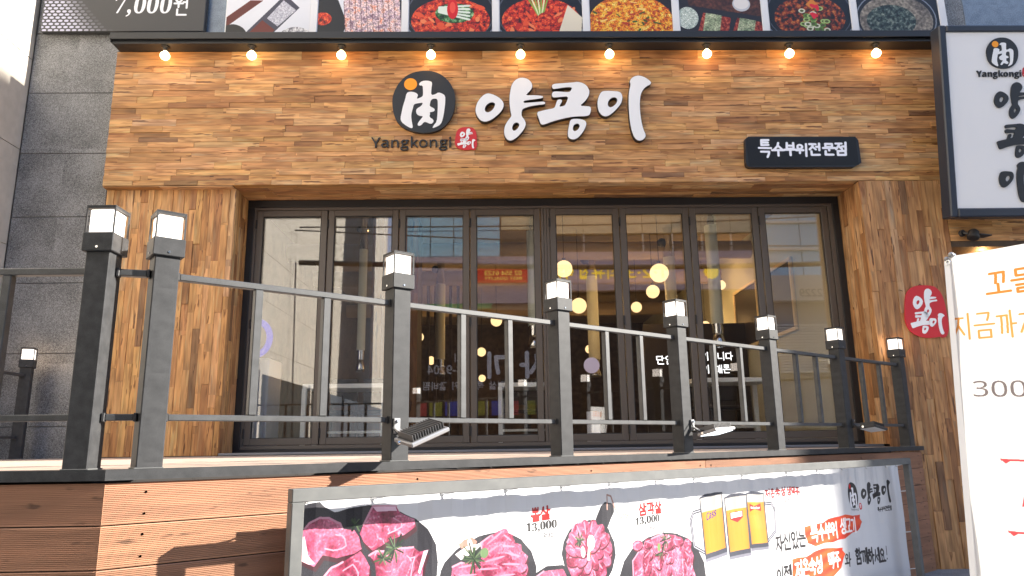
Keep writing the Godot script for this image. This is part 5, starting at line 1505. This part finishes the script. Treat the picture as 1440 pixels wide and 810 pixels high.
# ------------------------------------------------------------------ floodlights on the posts
func build_floodlights() -> void:
	var spots := [[-5.83, 1.50, "finned aluminium floodlight tilted up to the right on the second sloping-edge post", 0.20, 0.36, 0.15], [-3.54, 1.515, "floodlight with a bright face on the fourth sloping-edge post", -0.22, 0.05, 0.13], [-1.33, 1.54, "black shaded floodlight on the sixth sloping-edge post", -0.10, -0.14, 0.13]]
	for i in 3:
		var e: Array = spots[i]
		var dark := i == 2
		var body: Material = M.lamp_dark if dark else M.cast_aluminium
		var o := thing("floodlight", e[2], "floodlight", rail(e[0], e[1], 0.0), RAIL_ANGLE, "floodlights on the railing posts")
		part("wall_plate", bx(Vector3(-0.005, 0.045, 0.006), Vector3(0.035, 0.075, 0.010), 0.002), body, o)
		part("bolt", MB.new().tube([Vector3(-0.005, 0.068, 0.011), Vector3(-0.005, 0.068, 0.022)], 0.008, 8).mesh(), M.chrome, o)
		part("arm", MB.new().bar(Vector3(-0.005, 0.03, 0.011), Vector3(0.0, 0.0, 0.07), 0.03, 0.008).mesh(), body, o)
		var head := Transform3D(Basis(Vector3.BACK, e[4]) * Basis(Vector3.RIGHT, e[3]) * Basis.from_scale(Vector3.ONE * 0.82), Vector3(0.05 if i == 0 else 0.085, 0.0, e[5]))
		var m := MB.new()
		m.xf = head
		m.box(Vector3(0, 0, 0), Vector3(0.27, 0.026, 0.19), 0.006)
		part("housing", m.mesh(), body, o)
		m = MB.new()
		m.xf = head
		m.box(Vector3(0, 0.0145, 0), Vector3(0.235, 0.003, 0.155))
		part("heat_sink_base", m.mesh(), M.lamp_dark, o)  # dark plate added for the shade in the gaps between the fins
		for k in 13:
			m = MB.new()
			m.xf = head
			m.box(Vector3(-0.108 + k * 0.018, 0.033, 0), Vector3(0.0045, 0.036, 0.15), 0.001)
			part("fin", m.mesh(), M.fin_grey if not dark else body, o)
		m = MB.new(); m.xf = head
		m.box(Vector3(0, -0.0150, 0), Vector3(0.235, 0.004, 0.155))
		part("lens", m.mesh(), M.flood_glow if not dark else M.sheet_white, o)
		m = MB.new(); m.xf = head
		m.tube([Vector3(-0.135, 0, -0.03), Vector3(-0.15, 0.0, -0.03)], 0.011, 8)
		part("pivot", m.mesh(), M.chrome, o)
		part("cable", MB.new().tube([Vector3(-0.02, 0.06, 0.012), Vector3(-0.045, 0.03, 0.04), Vector3(-0.035, 0.0, 0.08), Vector3(0.0, 0.01, 0.1)], 0.004, 6).mesh(), M.rubber, o)

# ------------------------------------------------------------------ signs and doorway at the right
func build_right_side() -> void:
	# hanging light-box sign, leaning forward at the top
	var s := thing("vertical_sign", "tall white sign with a dark blue frame and black brush letters at the right", "sign", Vector3(4.591, 3.631, 0.3))
	s.rotation.x = atan2(0.248, 1.997)
	var H := 2.012
	var W := 1.30
	for e in [[Vector3(0, 0, -0.16), Vector3(0.078, H, 0)], [Vector3(W - 0.078, 0, -0.16), Vector3(W, H, 0)], [Vector3(0.078, 0, -0.16), Vector3(W - 0.078, 0.09, 0)], [Vector3(0.078, H - 0.07, -0.16), Vector3(W - 0.078, H, 0)]]:
		part("frame", span(e[0], e[1], 0.012), M.sign_frame if M.has("sign_frame") else mat("sign_frame", Color(0.022, 0.030, 0.048), 0.35), s)
	part("face", span(Vector3(0.078, 0.09, -0.05), Vector3(W - 0.078, H - 0.07, -0.022)), M.sheet_white, s)
	part("back", span(Vector3(0.078, 0.09, -0.158), Vector3(W - 0.078, H - 0.07, -0.14)), M.sign_black, s)
	var z0 := -0.0215
	var z1 := -0.008
	# the s, t places on the face: t from the top
	var put := func(g: String, from: Rect2, to: Rect2, called: String, m: Material, a: float, b: float) -> void:
		var c := mapped(outline(g), from, to)
		part(called, MB.new().plate(c[0], c.slice(1), a, b).mesh(), m, s)
	put.call("disc", Rect2(285, 98, 480, 475), Rect2(0.486, H - 0.131, 0.335, -0.334), "logo_disc", M.sign_black, z0, z1)
	put.call("meat", Rect2(285, 98, 480, 475), Rect2(0.486, H - 0.131, 0.335, -0.334), "character", M.sign_white, z1 + 0.0005, z1 + 0.003)
	var dot := PackedVector2Array()
	for i in 24: dot.append(Vector2(0.583, H - 0.205) + Vector2(cos(TAU * i / 24), sin(TAU * i / 24)) * 0.034)
	part("orange_dot", MB.new().plate(dot, [], z1 + 0.0005, z1 + 0.003).mesh(), M.sign_orange, s)
	latin_letters(s, "Yangkongi", 0.372, H - 0.545, 0.475, 0.064, z0, 0.010, M.sign_black)
	seal(s, Rect2(0.852, H - 0.44, 0.11, -0.12), z0, z0 + 0.006)
	for e in [[YANG, Rect2(42, 97, 518, 461), Rect2(0.532, H - 0.610, 0.37, -0.385)], [KONG, Rect2(492, 128, 403, 424), Rect2(0.530, H - 1.045, 0.33, -0.36)], [YI, Rect2(937, 84, 413, 478), Rect2(0.524, H - 1.445, 0.33, -0.42)]]:
		for g in e[0]:
			put.call(g, e[1], e[2], "brush_letter", M.sign_black, z0, z1)
	# brackets to the wall
	for y in [0.3, 1.7]:
		part("bracket", span(Vector3(0.5, y, -0.38 - y * 0.0), Vector3(0.56, y + 0.05, -0.16)), M.sign_black, s)
	# red seal sign on the right pillar
	var r := thing("red_seal_sign", "large red seal sign with white brush marks on the right wood pillar", "sign")
	seal(r, Rect2(4.142, 2.99, 0.445, -0.55), 0.008, 0.02)
	var wire := MB.new()
	for q in [[Vector3(4.16, 2.93, 0.012), Vector3(4.13, 2.945, 0.006), Vector3(4.12, 2.93, 0.004)], [Vector3(4.33, 2.985, 0.012), Vector3(4.35, 3.0, 0.006), Vector3(4.37, 2.99, 0.004)]]:
		part("hook", MB.new().tube(q, 0.003, 6).mesh(), M.rubber, r)
	# small black spotlight under the hanging sign
	var c := thing("spotlight", "small black spotlight on the boards below the hanging sign", "spotlight", Vector3(4.86, 3.51, 0.005), 0.3)
	part("base", MB.new().tube([Vector3(0, 0.03, 0), Vector3(0, 0.03, 0.03)], 0.035, 14).mesh(), M.lamp_dark, c)
	part("arm", MB.new().bar(Vector3(0, 0.03, 0.03), Vector3(0.02, 0.0, 0.09), 0.02, 0.02, 0.003).mesh(), M.lamp_dark, c)
	var hd := MB.new()
	hd.xf = Transform3D(Basis(Vector3.BACK, -0.35), Vector3(0.05, 0, 0.1))
	hd.lathe([Vector2(0, -0.05), Vector2(0.055, -0.05), Vector2(0.06, -0.03), Vector2(0.05, 0.03), Vector2(0.03, 0.05), Vector2(0, 0.05)], 16)
	part("housing", hd.mesh(), M.lamp_dark, c)
	part("hood", bx(Vector3(0.15, -0.012, 0.11), Vector3(0.16, 0.012, 0.11), 0.003), M.lamp_dark, c)
	# doorway recess
	structure("doorway_soffit", span(Vector3(4.742, 3.40, -1.6), Vector3(6.9, 3.459, -0.004)), M.interior_wall, "dark brown ceiling of the side doorway")
	structure("doorway_back_wall", span(Vector3(4.742, GROUND, -1.7), Vector3(6.9, 3.399, -1.6)), M.interior_wall, "dark back wall of the side doorway")
	structure("doorway_side_wall", span(Vector3(6.9, GROUND, -1.7), Vector3(8.0, 5.7, -0.0)), M.granite, "granite wall right of the side doorway")
	var dl := thing("downlight", "small glowing downlight in the ceiling of the side doorway", "ceiling light", Vector3(5.22, 3.398, -0.23))
	part("ring", MB.new().lathe([Vector2(0.045, 0.002), Vector2(0.065, -0.006), Vector2(0.07, 0.002)], 18).mesh(), M.chrome, dl)
	part("lens", MB.new().lathe([Vector2(0, -0.002), Vector2(0.046, -0.002), Vector2(0.046, 0.002), Vector2(0, 0.002)], 18).mesh(), M.spot_glow, dl)
	lamp_light(dl, Vector3(0, -0.03, 0), 0.12, Color(1.0, 0.75, 0.45), 0.03)
	# white banner stand near the camera
	var bd := Vector3(0.699, 0, 0.715).normalized()
	var bn := Vector3(-bd.z, 0, bd.x)
	var lean := deg_to_rad(12.5)
	var upv := Vector3.UP * cos(lean) - bn * sin(lean)
	var b := thing("white_banner", "tall white banner with orange and grey lettering close by at the right edge", "banner", Vector3(1.609, 2.085, 4.71))
	b.basis = Basis(bd, upv, bd.cross(upv))
	var cv := Canvas.new(768, 1536, Color(0.94, 0.935, 0.93))
	var K := 1000.0
	var orange := Color(0.86, 0.50, 0.16)
	hangul(cv, "꼬들꼬들", 0.118 * K, 0.083 * K, 84, 9, orange, 0.82, 0.08, 0.04)
	hangul(cv, "지금까지", 0.008 * K, 0.222 * K, 92, 7, Color(0.90, 0.60, 0.28), 0.62, 0.12, 0.05)
	latin(cv, "300~", 0.052 * K, 0.462 * K, 0.2 * K, 0.055 * K, font("Droid Sans", 400), Color(0.44, 0.40, 0.40), 0.0, 0.06)
	var rd := Color(0.88, 0.28, 0.30)
	cv.stroke(PackedVector2Array([Vector2(0.112, 0.722) * K, Vector2(0.3, 0.728) * K]), 6, rd); cv.poly([PackedVector2Array([Vector2(0.108, 0.718) * K, Vector2(0.14, 0.722) * K, Vector2(0.122, 0.734) * K])], rd)
	cv.poly([PackedVector2Array([Vector2(0.185, 0.725) * K, Vector2(0.215, 0.725) * K, Vector2(0.17, 0.86) * K, Vector2(0.152, 0.862) * K])], rd)
	cv.stroke(PackedVector2Array([Vector2(0.112, 0.938) * K, Vector2(0.3, 0.944) * K]), 6, rd); cv.poly([PackedVector2Array([Vector2(0.108, 0.934) * K, Vector2(0.14, 0.938) * K, Vector2(0.122, 0.95) * K])], rd)
	var bw := 0.62
	var bh := 1.58
	var m := MB.new()
	var wv := noise(5, 2.0, 2)
	for i in 10:
		for j in 24:
			var q := []
			var uv := []
			for w in [[0, 0], [1, 0], [1, 1], [0, 1]]:
				var x: float = bw * (i + w[0]) / 10.0
				var y: float = bh * (j + w[1]) / 24.0
				q.append(Vector3(x, -y, wv.get_noise_2d(x, y * 0.6) * 0.012)); uv.append(Vector2(x / 0.768, y / 1.536))
			m.quad(q[0], q[1], q[2], q[3], Vector3(0, 0, 1), uv)
	part("sheet", m.mesh(), translucent(printed("white_banner_print", cv, 0.5)), b)
	part("hem", span(Vector3(0.0, -bh, 0.0075), Vector3(0.018, -0.02, 0.009)), M.sheet_white, b)
	part("pole", MB.new().tube([Vector3(0.026, -bh - 0.05, -0.014), Vector3(0.026, 0.012, -0.014)], 0.008, 10).mesh(), M.chrome, b)
	part("pole", MB.new().tube([Vector3(bw - 0.026, -bh - 0.05, -0.014), Vector3(bw - 0.026, 0.012, -0.014)], 0.008, 10).mesh(), M.chrome, b)
	part("clip", MB.new().ball(Vector3(0.022, 0.004, 0.002), 0.0105, 10).mesh(), M.cast_aluminium, b)
	part("clip", MB.new().ball(Vector3(0.008, -0.012, 0.009), 0.0085, 10).mesh(), M.cast_aluminium, b)
	var ring := []
	for k in 9: ring.append(Vector3(0.013 + cos(TAU * k / 8) * 0.007, -0.027 + sin(TAU * k / 8) * 0.008, 0.011))
	part("eyelet", MB.new().tube(ring, 0.0025, 6, false).mesh(), M.chrome, b)
	var fb := thing("water_weight", "dark water-filled base under the white banner", "base weight", Vector3(1.609, GROUND, 4.71) + bd * 0.31 + bn * 0.36, atan2(-bd.z, bd.x))
	part("block", bx(Vector3(0, 0.08, 0), Vector3(0.66, 0.16, 0.4), 0.03), M.rubber, fb)
	part("handle", bx(Vector3(0, 0.175, 0), Vector3(0.12, 0.03, 0.03), 0.008), M.rubber, fb)

# ------------------------------------------------------------------ the buildings round the street
func sign_quad(w: float, h: float) -> ArrayMesh:
	var q := MB.new()
	q.quad(Vector3(0, 0, 0), Vector3(w, 0, 0), Vector3(w, h, 0), Vector3(0, h, 0), Vector3(0, 0, 1), [Vector2(0, 1), Vector2(1, 1), Vector2(1, 0), Vector2(0, 0)])
	return q.mesh()

func build_far_side() -> void:
	# tall pale building on the left, standing forward of the restaurant
	var l := thing("left_building", "tall pale tiled building at the left edge, bright in the sun", "building")
	part("core", span(Vector3(-14, GROUND, -1), Vector3(-5.13, 16, 24.5)), M.concrete, l)
	for i in 19:
		for j in 14:
			var z := -0.115 + i * 1.26
			var y := 0.4 + j * 1.05
			part("panel", bx(Vector3(-5.105, y + 0.52, z + 0.63), Vector3(0.05, 1.043, 1.253), 0.003), M.beige_tile, l)
	for i in 5:
		part("shop_window", span(Vector3(-5.085, 0.5, 3.2 + i * 4.2), Vector3(-5.068, 3.0, 7.0 + i * 4.2), 0.004), M.glass_dark, l)
		part("shop_door_frame", span(Vector3(-5.085, GROUND, 7.05 + i * 4.2), Vector3(-5.06, 3.06, 7.2 + i * 4.2), 0.004), M.door_black, l)
	# neighbour further along the street, whose side the low sun passes
	var n := thing("right_building", "building further along the street on the right", "building")
	part("wall", span(Vector3(25, GROUND, -18), Vector3(40, 20.0, 1.9)), M.concrete, n)
	for i in 4:
		for j in 5:
			part("window", span(Vector3(26.2 + i * 3.4, 2.2 + j * 3.5, 1.901), Vector3(28.2 + i * 3.4, 4.0 + j * 3.5, 1.92)), M.glass_dark, n)
	# across the street: seen only in the glass doors
	var zf := 15.0
	var a := thing("opposite_building", "grey clad building with blue glass and a red shop sign across the street", "building", Vector3(0, 0, zf))
	part("core", span(Vector3(-3.05, GROUND, 0.3), Vector3(1.85, 14, 6)), M.concrete, a)
	for i in 4:
		for j in 3:
			part("glass_panel", span(Vector3(-3.0 + i * 0.78, 7.6 + j * 0.9, 0.1), Vector3(-2.25 + i * 0.78, 8.47 + j * 0.9, 0.3)), M.glass_blue, a)
	for i in 6:
		for j in 2:
			part("clad_panel", span(Vector3(-3.0 + i * 0.8, 5.98 + j * 0.8, 0.05), Vector3(-2.21 + i * 0.8, 6.77 + j * 0.8, 0.3)), M.cladding_grey, a)
	for j in 3:
		part("clad_panel", span(Vector3(0.15, 7.6 + j * 0.9, 0.06), Vector3(1.83, 8.47 + j * 0.9, 0.3)), M.cladding_beige if j > 0 else M.glass_dark, a)
	part("green_band", span(Vector3(-2.7, 5.8, 0.0), Vector3(-0.2, 5.97, 0.3)), M.panel_green, a)
	part("shop_front", span(Vector3(-3.0, GROUND, 0.2), Vector3(1.83, 5.78, 0.3)), M.dark_void, a)
	var rs := Canvas.new(512, 128, Color(0.62, 0.09, 0.06))
	latin(rs, "02 554 6123", 60, 20, 380, 44, font("Droid Sans", 700), Color(0.86, 0.72, 0.3))
	latin(rs, "BEST QUALITY", 60, 76, 380, 34, font("Droid Sans", 700), Color(0.86, 0.72, 0.3))
	var r := thing("red_shop_sign", "red shop sign with a telephone number across the street", "sign", Vector3(1.0, 6.65, zf - 0.08), PI)
	part("box", span(Vector3(0, 0, -0.1), Vector3(1.66, 0.48, -0.003), 0.01), M.sign_red, r)
	part("face", sign_quad(1.66, 0.48), added_glow(printed("red_sign_print", rs)), r)
	var ss := Canvas.new(1024, 512, Color(0.10, 0.09, 0.10))
	hangul(ss, "사기", 60, 60, 170, 30, Color(0.82, 0.84, 0.9), 1.0, 0.5)
	latin(ss, "24", 560, 60, 80, 60, font("Droid Sans", 700), Color(0.7, 0.7, 0.74)); hangul(ss, "시", 650, 60, 60, 8, Color(0.7, 0.7, 0.74))
	latin(ss, "538-9204", 560, 140, 340, 66, font("Droid Sans", 700), Color(0.7, 0.7, 0.74))
	hangul(ss, "전문식당 삼겹살 특수부위 갈비찜", 20, 262, 56, 7, Color(0.75, 0.76, 0.8), 0.95, 0.1)
	for k in 9: ss.poly([PackedVector2Array([Vector2(110 * k + 20, 400), Vector2(110 * k + 110, 400), Vector2(110 * k + 110, 500), Vector2(110 * k + 20, 500)])], [Color(0.2, 0.3, 0.7), Color(0.6, 0.6, 0.25), Color(0.75, 0.3, 0.3)][k % 3])
	var s2 := thing("dark_shop_sign", "dark shop sign with pale lettering across the street", "sign", Vector3(1.75, 2.3, zf + 0.05), PI)
	part("box", span(Vector3(0, 0, -0.1), Vector3(4.6, 2.3, -0.003), 0.01), M.sign_black, s2)
	part("face", sign_quad(4.6, 2.3), printed("dark_sign_print", ss), s2)
	var b := thing("opposite_building", "wide building with a violet sign band and beige top across the street", "building", Vector3(0, 0, zf))
	part("core", span(Vector3(1.9, GROUND, 0.35), Vector3(9.0, 15, 6)), M.concrete, b)
	for i in 7:
		part("top_panel", span(Vector3(1.92 + i * 1.0, 8.36, 0.1), Vector3(2.9 + i * 1.0, 11.5, 0.35)), M.cladding_beige, b)
		part("window", span(Vector3(1.95 + i * 1.0, 7.7, 0.2), Vector3(2.86 + i * 1.0, 8.3, 0.3)), M.glass_dark, b)
		part("window_frame", span(Vector3(1.92 + i * 1.0, 7.665, 0.15), Vector3(1.95 + i * 1.0, 8.35, 0.32)), M.band_white, b)
	part("sign_band", span(Vector3(1.9, 6.35, -0.1), Vector3(9.0, 7.66, 0.34)), M.cladding_grey, b)
	part("shop_front", span(Vector3(1.9, GROUND, 0.15), Vector3(9.0, 6.34, 0.34)), M.dark_void, b)
	var ys := Canvas.new(1024, 128, Color(0.45, 0.41, 0.48))
	var yel := Color(0.92, 0.78, 0.12)
	for k in 12: ys.ellipse(60 + cos(TAU * k / 12) * 34, 64 + sin(TAU * k / 12) * 34, 14, 14, yel)
	ys.ellipse(60, 64, 30, 30, yel)
	latin(ys, "1·2·3", 330, 30, 260, 70, font("Droid Sans", 700), yel)
	hangul(ys, "최유", 640, 26, 76, 12, yel, 1.0, 0.15); hangul(ys, "집 떡볶이", 830, 26, 76, 12, yel, 0.7, 0.1)
	var y := thing("yellow_lettering_sign", "violet sign board with yellow lettering across the street", "sign", Vector3(7.4, 6.6, zf - 0.13), PI)
	part("box", span(Vector3(0, 0, -0.02), Vector3(5.45, 0.68, -0.003), 0.004), M.cladding_grey, y)
	part("face", sign_quad(5.45, 0.68), added_glow(printed("yellow_sign_print", ys)), y)
	var c := thing("opposite_building", "blue glass building with white bands across the street at the right", "building", Vector3(0, 0, zf))
	part("core", span(Vector3(9.05, GROUND, 0.3), Vector3(16, 14, 6)), M.concrete, c)
	for i in 5:
		for j in 4:
			part("glass_panel", span(Vector3(9.1 + i * 1.2, 6.85 + j * 0.95, 0.15), Vector3(10.26 + i * 1.2, 7.7 + j * 0.95, 0.3)), M.glass_blue, c)
	for j in 4:
		part("white_band", span(Vector3(9.08, 7.71 + j * 0.95, 0.05), Vector3(16, 7.79 + j * 0.95, 0.3)), M.band_white, c)
	var ws := Canvas.new(512, 128, Color(0.8, 0.78, 0.74))
	latin(ws, "6366-2229", 60, 70, 300, 40, font("Droid Sans", 700), Color(0.4, 0.38, 0.36))
	part("sign_box", span(Vector3(9.1, 5.95, -0.1), Vector3(12, 6.8, 0.3)), M.band_white, c)
	var wf := part("sign_face", sign_quad(2.9, 0.85), printed("white_sign_print", ws), c, Vector3(12, 5.95, -0.103))
	wf.rotation.y = PI
	for j in 18:
		part("louver", span(Vector3(9.2, 3.6 + j * 0.09, 0.1), Vector3(11.2, 3.66 + j * 0.09, 0.3)), M.band_white, c)
	# cables over the street
	var cables := [[6.7, 6.75, 9.0, 0.018, "thin overhead cable across the street"], [6.0, 6.35, 9.5, 0.07, "thick bundle of overhead cables across the street"], [6.9, 7.6, 9.4, 0.02, "sloping overhead cable across the street"]]
	for e in cables:
		var p := []
		for i in 21:
			var u := i / 20.0
			p.append(Vector3(-5.0 + u * 24.0, lerpf(e[0], e[1], u * 2.0) - sin(u * PI) * 0.35, e[2] + u * 1.5))
		solo("overhead_cable", MB.new().tube(p, e[3], 8).mesh(), M.cable_black, e[4], "cable", "overhead cables across the street")
